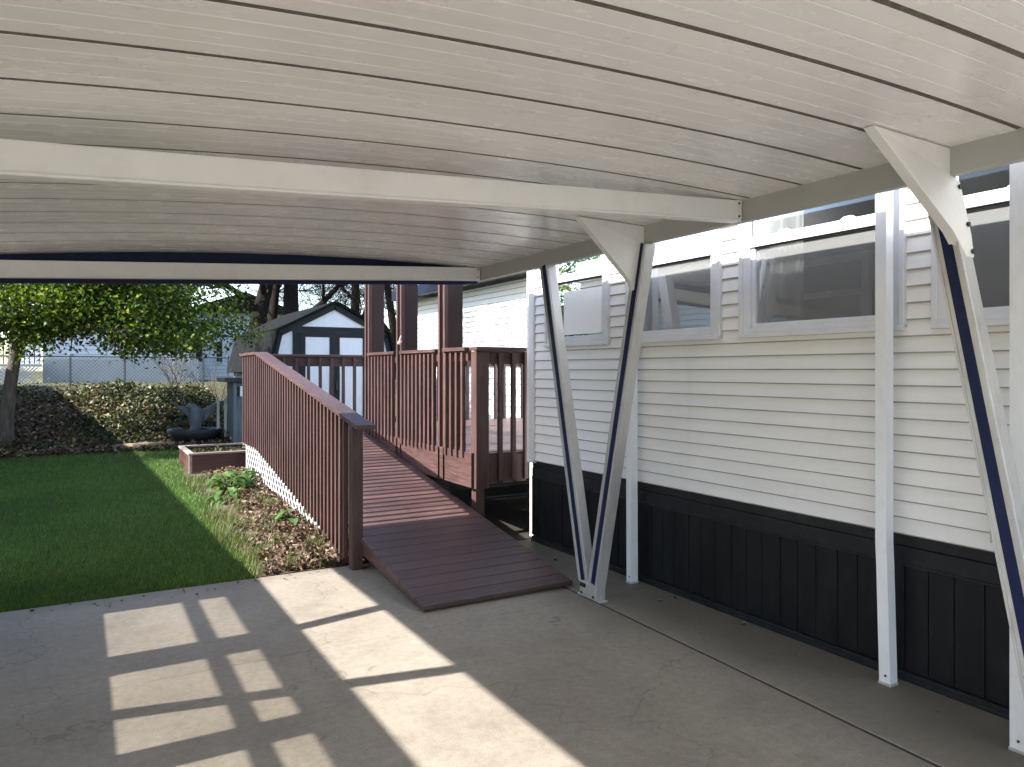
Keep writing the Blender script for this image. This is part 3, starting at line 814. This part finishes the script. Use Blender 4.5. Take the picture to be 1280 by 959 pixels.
def blades(n, xf, y0, y1, hmin, hmax, wid, zf, lean=.5):
    x, y = xf(n)
    z = zf(x, y)
    h = rng.uniform(hmin, hmax, n); a = rng.uniform(0, 2 * np.pi, n); l = rng.uniform(.1, lean, n) * h
    w = rng.uniform(.6, 1.2, n) * wid
    d = np.stack([np.cos(a), np.sin(a)], 1); p = np.stack([-d[:, 1], d[:, 0]], 1)
    v = np.zeros((n, 3, 3))
    v[:, 0, 0] = x - p[:, 0] * w; v[:, 0, 1] = y - p[:, 1] * w; v[:, 0, 2] = z - .005
    v[:, 1, 0] = x + p[:, 0] * w; v[:, 1, 1] = y + p[:, 1] * w; v[:, 1, 2] = z - .005
    v[:, 2, 0] = x + d[:, 0] * l; v[:, 2, 1] = y + d[:, 1] * l; v[:, 2, 2] = z + h
    return v.reshape(-1, 3)
def lawn_xy(n):
    y = 5.93 + (13.6 - 5.965) * rng.random(n) ** 1.25; x = rng.uniform(-2.4, 1.5, n)
    edge = np.array([bed_x0(t) for t in y]) + rng.normal(0, .05, n)
    edge = np.where(y > 10.75, 1.24 + rng.normal(0, .02, n), edge); edge = np.where(y > 11.95, 2.6, edge)
    x = np.where(y > 11.95, rng.uniform(-2.4, 2.6, n), x)
    lim = 13.35 + .3 * np.sin(x * 1.7) + rng.normal(0, .12, n)
    k = (x < edge) & (y < lim) & (y > 5.955 - .03 * (np.sin(x * 9) + np.sin(x * 23 + 1))); return x[k], y[k]
class _n: pass
xx, yy = lawn_xy(150000)
v = blades(len(xx), lambda n: (xx, yy), 0, 0,   .018, .044, .0030, gz, .9)
tag(np_mesh('lawn_grass', v, None, 3, GRASS), 'short mown green grass of the lawn beside the driveway', 'grass', kind='stuff')
# straggly grass creeping into the bed
n = 7000
cl = rng.uniform(0, 1, (70, 2)); ci = rng.integers(0, 70, n)
y = 5.97 + cl[ci, 1] ** 1.0 * 4.6 + rng.normal(0, .07, n); t = cl[ci, 0] ** 3.2
x = np.array([bed_x0(q) for q in y]) + t * .62 + rng.normal(0, .05, n)
k = (y > 5.965) & (x < 1.84); x, y = x[k], y[k]
v = blades(len(x), lambda n: (x, y), 0, 0, .03, .11, .0032, bz, 1.0)
tag(np_mesh('bed_grass', v, None, 3, DRYGRASS), 'straggly pale weeds and grass creeping into the garden bed', 'grass', kind='stuff')

def leaves(n, pos, size, tilt=1.2, curl=.3, k=4):
    """folded leaf quads (two triangles sharing a midrib)"""
    a = rng.uniform(0, 2 * np.pi, n); ti = rng.normal(0, tilt * .5, n); ro = rng.normal(0, tilt * .5, n)
    f = np.stack([np.cos(a) * np.cos(ti), np.sin(a) * np.cos(ti), np.sin(ti)], 1)
    s = np.stack([-np.sin(a), np.cos(a), np.zeros(n)], 1)
    up = np.cross(f, s)
    s2 = s * np.cos(ro)[:, None] + up * np.sin(ro)[:, None]; u2 = np.cross(f, s2)
    L = (size[0] + (size[1] - size[0]) * rng.random(n))[:, None]; W = L * rng.uniform(.3, .45, n)[:, None]; C = L * curl * rng.uniform(.2, 1, n)[:, None]
    v = np.zeros((n, 6, 3))
    v[:, 0] = pos - f * L * .5; v[:, 1] = pos + s2 * W + u2 * C; v[:, 2] = pos + f * L * .5 - u2 * C * .4
    v[:, 3] = pos - f * L * .5; v[:, 4] = pos + f * L * .5 - u2 * C * .4; v[:, 5] = pos - s2 * W + u2 * C
    return v
def leaf_obj(name, v, mat, parent=None):
    """6 verts per leaf -> 4 verts, two triangles that share an island"""
    n = len(v)
    me = bpy.data.meshes.new(name)
    co = np.stack([v[:, 0], v[:, 1], v[:, 2], v[:, 5]], 1).reshape(-1, 3).astype(np.float32)
    if parent is not None:
        o0 = Vector((0, 0, 0)); p = parent
        while p is not None: o0 += p.location; p = p.parent
        co = co - np.array(o0, dtype=np.float32)
    base = (np.arange(n) * 4)[:, None]
    idx = (base + np.array([[0, 1, 2, 0, 2, 3]])).ravel().astype(np.int32)
    me.vertices.add(n * 4); me.vertices.foreach_set('co', co.ravel())
    me.loops.add(n * 6); me.loops.foreach_set('vertex_index', idx)
    me.polygons.add(n * 2); me.polygons.foreach_set('loop_start', np.arange(0, n * 6, 3, dtype=np.int32))
    me.update(calc_edges=True); me.validate(); me.materials.append(mat)
    o = bpy.data.objects.new(name, me); COL.objects.link(o)
    if parent is not None: o.parent = parent
    return o
n = 2600
y = 5.98 + 4.6 * rng.random(n) ** 1.5; x = 1.90 - (.66 * rng.random(n) ** 1.5) * np.where(y < 7.5, 1, .75)
z = bz(x, y) + rng.uniform(.005, .05, n)
tag(leaf_obj('leaf_litter', leaves(n, np.stack([x, y, z], 1), (.02, .066), 1.0, .5), DEADLEAF), 'brown curled dead leaves lying in the garden bed', 'leaves', kind='stuff')
n = 34
y = 5.945 - np.abs(rng.normal(0, .16, n)); x = rng.uniform(-.6, 1.95, n); k = rng.random(n) < np.where(y > 5.6, 1, .55); x, y = x[k], y[k]
x = np.concatenate([x, rng.uniform(3.45, 3.66, 14)]); y = np.concatenate([y, rng.uniform(1.5, 5.8, 14)])
tag(leaf_obj('slab_leaves', leaves(len(x), np.stack([x, y, np.full(len(x), .008)], 1), (.012, .040), .35, .4), DEADLEAF), 'small dry leaf scraps blown over the concrete slab', 'leaves', kind='stuff')
def hosta(x, y, n, size, h, label, name='leafy_plant'):
    z0 = float(bz(x, y)) if y < 11 else g1(x, y)
    t = thing(name, (x, y, z0), label, 'plant')
    m = MB(); st = MB()
    for i in range(n):
        a = random.uniform(0, 2 * math.pi); e = random.uniform(.25, 1.25); L = random.uniform(.6, 1.1) * size; W = L * random.uniform(.34, .46)
        d = Vector((math.cos(a), math.sin(a), 0)); s = Vector((-d.y, d.x, 0))
        base = Vector((x, y, z0)) + d * random.uniform(.0, .08)
        tip0 = base + d * (h * .5 * math.cos(e)) + Vector((0, 0, h * random.uniform(.35, 1) * math.sin(e)))
        st.tube([base, tip0], .004, 5, False)
        rows = []
        for k in range(6):
            u = k / 5; w = W * math.sin(math.pi * (u * .86 + .10)) 
            c = tip0 + d * (L * u * math.cos(e * .6)) + Vector((0, 0, L * (u * math.sin(e * .6) - .75 * u * u)))
            rows.append((c - s * w + Vector((0, 0, w * .35)), c, c + s * w + Vector((0, 0, w * .35))))
        b0 = len(m.v)
        for r in rows: m.v += [tuple(q) for q in r]
        for k in range(5):
            for q in (0, 1): m.f.append((b0 + k * 3 + q, b0 + k * 3 + q + 1, b0 + k * 3 + q + 4, b0 + k * 3 + q + 3))
    m.build('foliage', HOSTA, t, smooth=True); st.build('stem', HOSTA, t)
hosta(1.52, 9.15, 34, .16, .22, 'broad leaved green plant clump nearest to the planter box in the bed')
hosta(1.74, 9.55, 26, .15, .20, 'broad leaved green plant against the lattice in front of the planter')
hosta(1.40, 8.75, 20, .12, .14, 'low leafy green plant at the lawn edge of the bed')
hosta(1.82, 7.45, 12, .11, .13, 'small upright green plant by the lower end of the lattice')
# plants in the planter
n = 260
pos = np.stack([rng.uniform(px0 + .06, px1 - .06, n), rng.uniform(py0 + .08, py1 - .08, n), ptop - .05 + rng.uniform(0, .04, n)], 1)
tag(leaf_obj('planter_weeds', leaves(n, pos, (.03, .07), 1, .3), IVY), 'small weeds growing in the soil of the planter box', 'weeds', kind='stuff')

# bank cover
def bank_xy(n, x0, x1, y0, y1):
    x = rng.uniform(x0, x1, n); y = rng.uniform(y0, y1, n); return x, y
nc = 520
cx_, cy_ = bank_xy(nc, -1.9, 2.9, 13.7, 18.9)
dens = np.where(cx_ > .15 + .3 * np.sin(cy_ * 2), .85, .16) * np.where(cy_ > 17.6, .45, 1)
ck = rng.random(nc) < dens; cx_, cy_ = cx_[ck], cy_[ck]
n = 13500; ci = rng.integers(0, len(cx_), n); rad = rng.uniform(.10, .30, len(cx_))
px = cx_[ci] + rng.normal(0, 1, n) * rad[ci]; py = cy_[ci] + rng.normal(0, 1, n) * rad[ci]
k = py > 13.5; px, py = px[k], py[k]; ci = ci[k]
hz = gz(px, py) + np.abs(rng.normal(0, .065, len(px))) * (rad[ci] / .2)
tag(leaf_obj('bank_ivy', leaves(len(px), np.stack([px, py, hz], 1), (.035, .10), 1.3, .3), IVY), 'ivy and low scrub covering the bank below the chain link fence', 'ground cover', kind='stuff')
n = 5000
x, y = bank_xy(n, -2.2, 3.2, 13.1, 18.5); y = 13.1 + (y - 13.1) * rng.random(n)
tag(leaf_obj('bank_litter', leaves(n, np.stack([x, y, gz(x, y) + rng.uniform(.005, .04, n)], 1), (.05, .12), .8, .4), DEADLEAF), 'fallen brown leaves along the foot of the bank', 'leaves', kind='stuff')

# ------------------------------------------------------------------ trees
def limb(m, p, d, L, r, wob=.18, n=6, sag=0.0):
    pts = [Vector(p)]; rad = [r]; d = Vector(d).normalized()
    for i in range(n):
        d = (d + Vector((random.gauss(0, wob), random.gauss(0, wob), random.gauss(0, wob) - sag))).normalized()
        pts.append(pts[-1] + d * (L / n)); rad.append(r * (1 - .72 * (i + 1) / n))
    m.tube(pts, rad, 9 if r > .05 else (6 if r > .015 else 4), False)
    return pts, rad, d
tz = g1(-1.02, 14.4)
tree = thing('leafy_tree', (-1.02, 14.4, tz), 'green leafy tree with leaning grey trunk hanging over the bank', 'tree')
random.seed(5)
m = MB()
m.tube([(-1.04, 14.4, tz - .1), (-1.03, 14.4, tz + .25), (-.98, 14.38, tz + .9), (-.88, 14.35, 2.0), (-.80, 14.3, 2.6), (-.74, 14.25, 3.3)], [.17, .115, .095, .085, .080, .07], 14)
m.build('trunk', BARK, tree, smooth=True)
m = MB(); tips = []
for i in range(15):
    a = i * 2.4 + random.uniform(-.3, .3); z0 = random.uniform(1.9, 3.2)
    d = (math.cos(a) * .9 + .25, math.sin(a) * .8 - .1, random.uniform(.28, .9))
    p0 = Vector((-.89 + .12 * (z0 - 2), 14.34, z0))
    pts, rad, dd = limb(m, p0, d, random.uniform(1.6, 3.1), .045, .13, 8, .0)
    for j in range(2, 9):
        for q in range(3):
            e = (random.gauss(0, 1), random.gauss(0, 1), random.gauss(0, .6))
            tp, _, _ = limb(m, pts[j], Vector(e) * .9 + dd, random.uniform(.4, .9), max(.008, rad[j] * .5), .2, 4, .06)
            tips += tp[1:]
m.build('branch', BARK, tree, smooth=True)
tips = np.array([tuple(t) for t in tips])
# fill the crown volume: wide hanging skirt towards the shed
extra = []
while len(extra) < 620:
    p = np.array([random.gauss(.55, 1.15), random.gauss(13.4, .95), random.uniform(1.85, 4.9)])
    q = ((p[0] - .45) / 2.25) ** 2 + ((p[1] - 13.5) / 2.1) ** 2
    if q < 1 and p[2] < 5.2 - 1.6 * q and p[2] > 2.02 + .26 * math.sin(p[0] * 2.9 + 1.0) + .12 * math.sin(p[0] * 7): extra.append(p)
cent = np.concatenate([tips[rng.integers(0, len(tips), 420)], np.array(extra)])
ok = (cent[:, 2] > 1.93) & (cent[:, 0] < 2.75) & (cent[:, 1] > 11.3); cent = cent[ok]
up_ = np.stack([rng.normal(.4, 1.1, 190), rng.normal(13.7, 1.0, 190), rng.uniform(5.0, 8.8, 190)], 1); cent = np.concatenate([cent, up_])
n = 88000
ci = rng.integers(0, len(cent), n)
pos = cent[ci] + rng.normal(0, 1, (n, 3)) * np.array([.17, .17, .11])
v = leaves(n, pos, (.035, .088), 1.4, .35)
leaf_obj('crown', v, MAPLE, tree)

def bare_tree(x, y, h, r, lean, label, seed, depth=4, name='bare_tree', group='bare trees behind the shed', forks=1):
    random.seed(seed)
    z = g1(x, y); t = thing(name, (x, y, z), label, 'tree', group)
    trunk = MB(); br = MB()
    pts, rad, d = limb(trunk, (x, y, z - .2), (lean[0], lean[1], 1), h * .5, r, .05, 8)
    rad = [r * (1 - .45 * i / 8) for i in range(9)]
    trunk = MB(); trunk.tube(pts, rad, 12, False)
    trunk.build('trunk', BARK_D, t, smooth=True)
    def grow(p, d, L, r, k):
        ps, rs, dd = limb(br, p, d, L, r, .13 + .02 * k, 5, -.01)
        if k == 0: return
        for i in range(random.randint(5, 8)):
            j = random.randint(2, 5)
            e = Vector((random.gauss(0, 1), random.gauss(0, 1), random.gauss(.35, .6)))
            grow(ps[j], dd * .8 + e * .75, L * random.uniform(.5, .75), max(.006, rs[j] * .62), k - 1)
    for i in range(6):
        j = random.randint(3, 8)
        a = random.uniform(0, 6.28)
        grow(pts[j], Vector((math.cos(a) * .7, math.sin(a) * .7, random.uniform(.5, 1.2))), h * random.uniform(.3, .42), rad[j] * .5, depth - 1)
    br.build('branch', BARK_D, t, smooth=True)
bare_tree(4.25, 22.3, 9, .28, (.02, 0), 'bare dark trunk closest to the leafy tree behind the shed', 3, 3)
bare_tree(4.85, 23.0, 9, .18, (.04, 0), 'thin bare dark trunk second of the trees behind the shed', 8, 3)
bare_tree(5.35, 22.4, 10, .30, (.16, .0), 'thick bare dark trunk leaning right above the shed roof', 12, 4)
bare_tree(8.6, 26.5, 10, .22, (.05, 0), 'bare twiggy tree rising behind the shed ridge', 21, 4)
bare_tree(12.2, 31.0, 11, .22, (-.05, 0), 'bare tree seen between the deck posts in the distance', 33, 4)
bare_tree(7.9, 24.5, 5.6, .09, (.08, 0), 'small dense twiggy bare tree just behind the shed ridge', 41, 4)
bare_tree(6.6, 25.5, 5.2, .08, (-.1, 0), 'small twiggy bare tree left of the shed ridge', 52, 4)
bare_tree(11.0, 26.5, 5.8, .09, (.05, 0), 'small twiggy bare tree beside the far end of the deck wing', 63, 4)
# bare shrubs by the fence
def shrub(x, y, h, label, seed):
    random.seed(seed); z = g1(x, y); t = thing('bare_shrub', (x, y, z), label, 'shrub', 'bare shrubs by the fence')
    m = MB()
    for i in range(14):
        a = random.uniform(0, 6.28)
        ps, rs, d = limb(m, (x + random.gauss(0, .06), y, z - .02), (math.cos(a) * .55, math.sin(a) * .55, 1), h * random.uniform(.6, 1.1), .012, .14, 5)
        for j in (2, 3, 4):
            limb(m, ps[j], d + Vector((random.gauss(0, .6), random.gauss(0, .6), .2)), h * .4, .006, .15, 4)
    m.build('stems', BARK, t)
shrub(1.9, 19.0, .95, 'bare twiggy shrub at the bank top in front of the pale neighbour house', 2)
shrub(2.75, 18.4, 1.1, 'bare twiggy shrub beside the dark shed wall', 9)

# ------------------------------------------------------------------ chain link fence
fy = 20.6
def fz(x): return 1.30
fence = thing('chain_link_fence', (1.2, fy, 1.2), 'grey chain link fence with a top rail along the crest of the bank', 'fence')
fx0, fx1 = -2.8, 3.4; ft = 1.93
for x in (-2.6, -.2, .95, 2.75, 3.35):
    m = MB(); zg = g1(x, fy); m.tube([(x, fy, zg - .1), (x, fy, ft + .04)], .024, 8); m.lathe((x, fy, ft + .04), [(.028, 0), (.02, .02), (.004, .032)], 8); m.build('fence_post', WIRE, fence)
m = MB(); m.tube([(fx0, fy, ft), (fx1, fy, ft)], .018, 8); m.build('top_rail', WIRE, fence)
m = MB(); fb = 1.18; hh = ft - fb
c = fx0 - hh
while c < fx1:
    for s in (0, 1):
        a = (c, fb) if s == 0 else (c + hh, fb); b = (c + hh, ft) if s == 0 else (c, ft)
        if min(a[0], b[0]) > fx0 and max(a[0], b[0]) < fx1:
            m.bar((a[0], fy - .004 + .008 * s, a[1]), (b[0], fy - .004 + .008 * s, b[1]), .005, .005)
    c += .085
m.build('wire_mesh', WIRE, fence)

# ------------------------------------------------------------------ neighbour homes
nh = thing('neighbour_home', (1.2, 33, 1.2), 'pale neighbouring mobile home with a white door behind the chain link fence', 'house')
ny = 30.0; gzn = g1(1, 30)
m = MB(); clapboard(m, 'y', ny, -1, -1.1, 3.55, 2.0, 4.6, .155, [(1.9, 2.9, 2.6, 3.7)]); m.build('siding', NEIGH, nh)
m = MB(); m.box(-1.1, 3.55, ny + .02, ny + 14, 1.0, 4.6); m.build('wall', SIDING_B, nh)
m = MB(); m.box(-1.1, 3.55, ny - .006, ny + .015, 1.0, 1.985); m.build('skirting', NEIGH_SK, nh)
m = MB(); m.box(-1.3, 3.75, ny - .3, ny + 14.2, 4.62, 4.8); m.build('roof', ROOFM, nh)
m = MB(); m.box(1.9, 2.9, ny - .012, ny + .016, 2.6, 3.7); m.build('window', GLASS, nh)
nb = thing('neighbour_porch', (-1.6, 29.6, 1.2), 'white porch with railing, door and lattice skirt beside the neighbouring home', 'porch')
m = MB(); m.box(-2.6, -1.12, 29.0, 30, 1.72, 1.80); m.build('porch_floor', LATT, nb)
m = MB(); m.box(-1.75, -1.15, 29.9, 29.99, 1.81, 3.8); m.build('door', DOORW, nb)
m = MB(); m.box(-2.6, -1.12, 28.96, 29.02, 2.60, 2.66); m.build('hand_rail', BLACKGAP, nb)
for i in range(11):
    m = MB(); x = -2.55 + i * .14; m.box(x - .014, x + .014, 28.98, 29.01, 1.81, 2.6); m.build('baluster', DARKTOP if i % 2 else LATT, nb)
m = MB()
for s in (1, -1):
    for c in np.arange(-3.3, -.4, .10):
        a, b = (c, 1.2), (c + .5 * s, 1.7)
        if min(a[0], b[0]) > -2.6 and max(a[0], b[0]) < -1.12: m.bar((a[0], 28.99 + .006 * s, a[1]), (b[0], 28.99 + .006 * s, b[1]), .04, .006, (0, 1, 0))
m.build('lattice_skirt', LATT, nb)
nk = thing('shed_home', (6, 40, 1.2), 'blue grey neighbouring house partly hidden behind the leafy tree and shed', 'house')
m = MB(); clapboard(m, 'y', 34, -1, 3.9, 8.5, 1.0, 4.1, .16); m.build('siding', NEIGH, nk)
m = MB(); m.box(3.9, 8.5, 34.02, 42, 1.0, 4.1); m.build('wall', SIDING_B, nk)
m = MB(); m.prism([(3.6, 33.7, 4.1), (8.8, 33.7, 4.1), (6.2, 33.7, 5.0)], (0, 8.6, 0)); m.build('roof', SHINGLE, nk)
for x in (4.2, 5.0):
    m = MB(); m.box(x, x + .35, 33.95, 33.985, 1.9, 2.9); w = m.build('window', FRAME, nk); q = MB(); q.box(x + .06, x + .29, 33.94, 33.949, 1.97, 2.83); q.build('pane', BLACKGAP, w)

pk = thing('picket_fence', (3.0, 26, 1.2), 'short white picket fence section behind the chain link fence', 'fence')
for i in range(9):
    x = 2.62 + i * .085
    m = MB(); m.prism([(x - .026, 26, 1.2), (x + .026, 26, 1.2), (x + .026, 26, 1.90), (x, 26, 1.96), (x - .026, 26, 1.90)], (0, .02, 0)); m.build('picket', LATT, pk)
for z in (1.4, 1.78):
    m = MB(); m.box(2.56, 3.36, 26.022, 26.05, z, z + .07); m.build('rail', LATT, pk)
# home on the neighbouring lot beside the lawn, its eave shades the grass
sh = thing('side_home', (-5, 15, 0), 'long white neighbouring home standing along the side of the lawn', 'house')
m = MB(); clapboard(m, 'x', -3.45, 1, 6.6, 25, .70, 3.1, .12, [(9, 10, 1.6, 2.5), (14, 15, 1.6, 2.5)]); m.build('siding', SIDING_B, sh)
m = MB(); m.box(-8, -3.47, 6.6, 25, 0, 3.1); m.build('wall', SIDING_B, sh)
m = MB(); m.box(-8.3, -3.15, 6.4, 25.2, 3.11, 3.24); m.build('roof', ROOFM, sh)
for y in (9, 14):
    m = MB(); m.box(-3.48, -3.41, y, y + 1, 1.6, 2.5); w = m.build('window', FRAME, sh); q = MB(); q.box(-3.408, -3.40, y + .07, y + .93, 1.67, 2.43); q.build('pane', BLACKGAP, w)
# added unseen screen, its panes imitate sun reflected off the house windows
wb = thing('light_patch_screen', (-1.32, 3, 0), 'added unseen screen with tinted panes that shapes the light patches on the concrete', 'screen')
WX = -1.32; TAN = .75; top = TAN * (1.165 - WX)
zsill, zA, zB, zC = TAN * (.115 - WX), TAN * (.615 - WX), TAN * (.70 - WX), TAN * (.905 - WX)
wins = [(4.72, 5.57), (3.50, 4.42), (2.30, 3.28), (1.2, 2.05)]
m = MB(); m.box(WX - .02, WX + .02, .6, 6.45, .05, zsill); m.box(WX - .02, WX + .02, .6, 6.45, zC, top)
ed = [.6] + [q for w in sorted(wins) for q in w] + [6.45]
for a, b in zip(ed[::2], ed[1::2]): m.box(WX - .02, WX + .02, a, b, zsill, zC)
for a, b in wins: m.box(WX - .015, WX + .015, a, b, zA, zB)
for y in (.62, 3.39, 6.4): m.box(WX - .05, WX - .021, y - .03, y + .03, 0, top)
m.build('panel', WHITE_TIN, wb)  # solid part of the added unseen screen
for a, b in wins:
    m = MB(); m.poly([(WX, a, zsill), (WX, b, zsill), (WX, b, zA), (WX, a, zA)]); m.poly([(WX, a, zB), (WX, b, zB), (WX, b, zC), (WX, a, zC)]); m.build('pane', TINT, wb)  # panes of the added unseen screen

# ------------------------------------------------------------------ shed
SX, SY0, SY1, SZ = 4.50, 15.0, 19.3, .30
shed = thing('garden_shed', (SX, 17, SZ), 'white gambrel roofed garden shed with dark trim and double doors behind the deck', 'shed')
G = [(-1.32, 1.55), (-1.13, 2.38), (0, 2.96), (1.13, 2.38), (1.32, 1.55)]
m = MB()
ins = [(-1.22, SZ), (1.22, SZ), (1.22, 1.6), (1.05, 2.32), (0, 2.86), (-1.05, 2.32), (-1.22, 1.6)]
m.prism([(SX + a, SY0, z) for a, z in ins], (0, SY1 - SY0, 0)); m.build('wall', SHED_W, shed)
m = MB()
for (a, za), (b, zb2) in zip(G, G[1:]):
    n_ = Vector((-(zb2 - za), 0, b - a)).normalized() * .05
    m.prism([(SX + a, SY0 - .16, za), (SX + b, SY0 - .16, zb2), (SX + b + n_.x * .9, SY0 - .16, zb2 + n_.z), (SX + a + n_.x, SY0 - .16, za + n_.z)], (0, SY1 - SY0 + .3, 0))
m.build('roof', SHINGLE, shed)
m = MB()                                                    # barge boards, cross band, corner boards
for (a, za), (b, zb2) in zip(G, G[1:]):
    m.bar((SX + a * .985, SY0 - .045, za - .05), (SX + b * .985, SY0 - .045, zb2 - .05), .05, .13)
m.box(SX - 1.04, SX + 1.04, SY0 - .03, SY0 - .002, 2.385, 2.48)
m.box(SX - .84, SX - .70, SY0 - .032, SY0 - .001, SZ, 2.383); m.box(SX + .70, SX + .84, SY0 - .032, SY0 - .001, SZ, 2.383)
m.build('trim', SHED_T, shed)
for s in (-1, 1):
    a, b = (SX - .695, SX - .005) if s < 0 else (SX + .005, SX + .695)
    m = MB(); m.box(a, b, SY0 - .024, SY0 - .003, SZ + .05, 2.38); d = m.build('door', SHED_W, shed)
    q = MB(); y0, y1 = SY0 - .040, SY0 - .0245
    q.box(a, a + .10, y0, y1, SZ + .05, 2.38); q.box(b - .10, b, y0, y1, SZ + .05, 2.38)
    for za, zz in ((SZ + .05, SZ + .17), (2.27, 2.38)): q.box(a + .10, b - .10, y0, y1, za, zz)
    q.build('door_trim', SHED_T, d)
m = MB(); m.box(SX + .02, SX + .06, SY0 - .07, SY0 - .041, 1.2, 1.36); m.build('door_handle', BOLT, shed)
m = MB(); m.box(SX - 1.225, SX - 1.221, SY0 + .05, SY1 - .05, SZ, 1.55); m.build('side_panel', SHED_T, shed)

# ------------------------------------------------------------------ things by the bank
cz = g1(2.5, 13.4)
cab = thing('potting_bench', (2.55, 13.5, cz), 'grey weathered potting bench cabinet with a dark top beyond the ramp landing', 'bench')
m = MB(); m.box(2.24, 3.0, 13.2, 13.85, cz, 1.40); m.build('cabinet_body', GREYWOOD, cab, bevel=.006)
m = MB(); m.box(2.08, 3.1, 13.1, 13.95, 1.402, 1.475); m.build('bench_top', DARKTOP, cab, bevel=.006)
for x in (2.26, 2.60, 2.95):
    m = MB(); m.box(x - .03, x + .03, 13.175, 13.199, cz, 1.395); m.build('corner_board', GREYWOOD, cab)
m = MB(); m.box(2.34, 2.42, 13.178, 13.198, 1.16, 1.33); m.build('white_tag', DOORW, cab)
m = MB(); m.box(2.27, 2.33, 13.185, 13.199, 1.16, 1.33); m.build('latch', BLACKGAP, cab)

sz = g1(1.72, 13.9)
bb = thing('fire_bowl', (1.72, 13.9, sz), 'dark round stone basin on the ground below the bird statue', 'basin')
m = MB(); m.lathe((1.72, 13.9, sz - .04), [(.20, 0), (.34, .05), (.42, .13), (.45, .20), (.44, .225), (.38, .215), (.32, .15), (.05, .12)], 26); m.build('bowl', STONE_D, bb, smooth=True)
m = MB(); m.lathe((1.72, 13.9, sz + .10), [(.31, 0), (.31, .04)], 20); m.build('water', DARKTOP, bb)
st = thing('bird_statue', (1.72, 13.95, sz + .1), 'grey stone bird statue with raised wings standing in the dark basin', 'statue')
c = Vector((1.74, 13.95, sz + .14))
m = MB()
m.tube([c, c + Vector((0, 0, .10)), c + Vector((.01, 0, .22)), c + Vector((0, 0, .34)), c + Vector((-.05, 0, .42)), c + Vector((-.11, -.02, .45)), c + Vector((-.17, -.03, .43))], [.10, .09, .13, .12, .06, .045, .012], 14)
m.build('bird_body', STONE, st, smooth=True)
for s, L in ((-1, .34), (1, .62)):
    m = MB()
    for k in range(7):
        t = k / 6
        a = c + Vector((s * .05, 0, .30 - .03 * k)); tip = c + Vector((s * (L - .05 * k), .03 * k * .2, .30 + L * .42 - t * (.20 + .08 * L)))
        mid = (a + tip) / 2 + Vector((0, 0, .03))
        m.tube([a, mid, tip], [.035, .04, .010], 7)
    m.build('wing', STONE, st, smooth=True)
for i, (x, lab) in enumerate(((2.10, 'white garden stake left of the other beside the bird statue'), (2.22, 'white garden stake nearer the grey potting bench'))):
    z = g1(x, 13.9); t = thing('garden_stake', (x, 13.9, z), lab, 'stake', 'white garden stakes')
    m = MB(); m.prism([(x - .022, 13.9, z), (x + .022, 13.9, z), (x + .022, 13.9, z + .70), (x, 13.9, z + .74), (x - .022, 13.9, z + .70)], (0, .02, 0)); m.build('stake_board', paint('stake_cream', (.62, .62, .52), .6, .1, 5), t)
z = g1(1.0, 13.3); lg = MB(); lg.tube([(.45, 13.45, z + .03), (.9, 13.4, z + .045), (1.35, 13.42, z + .05)], [.055, .06, .05], 10)
tag(lg.build('log', LOGM, smooth=True), 'short pale log lying at the foot of the bank', 'log')

# ------------------------------------------------------------------ camera, sky, sun
cam = bpy.data.cameras.new('camera'); co = bpy.data.objects.new('camera', cam); COL.objects.link(co)
co.location = (0, 0, 1.6); co.rotation_euler = (R(90), 0, R(-30.14))
cam.sensor_width = 36; cam.lens = 930 / 1280 * 36; cam.shift_y = -16.5 / 1280; cam.clip_end = 2000; cam.clip_start = .05
sc.camera = co
w = bpy.data.worlds.new('World'); sc.world = w; w.use_nodes = True
nt = w.node_tree; bg = nt.nodes['Background']
sky = nt.nodes.new('ShaderNodeTexSky'); sky.sky_type = 'NISHITA'; sky.sun_disc = False
EL = math.atan(.75)
sky.sun_elevation = EL; sky.sun_rotation = R(270); sky.air_density = 1.0; sky.dust_density = 1.0; sky.ozone_density = 1.0
nt.links.new(sky.outputs[0], bg.inputs['Color']); bg.inputs['Strength'].default_value = .115
sl_ = bpy.data.lights.new('sun', 'SUN'); so = bpy.data.objects.new('sun', sl_); COL.objects.link(so)
sl_.energy = 3.75; sl_.angle = R(.53); sl_.color = (1, .965, .915)
d = Vector((math.cos(EL), .0, -math.sin(EL)))
so.rotation_euler = d.to_track_quat('-Z', 'Y').to_euler(); so.location = (-10, 2, 12)
sc.view_settings.view_transform = 'Standard'; sc.view_settings.look = 'None'; sc.view_settings.gamma = 1; sc.view_settings.use_curve_mapping = False
sc.view_settings.exposure = 2.2
sc.cycles.max_bounces = 12; sc.cycles.diffuse_bounces = 8; sc.cycles.transparent_max_bounces = 16
sc.cycles.use_denoising = True
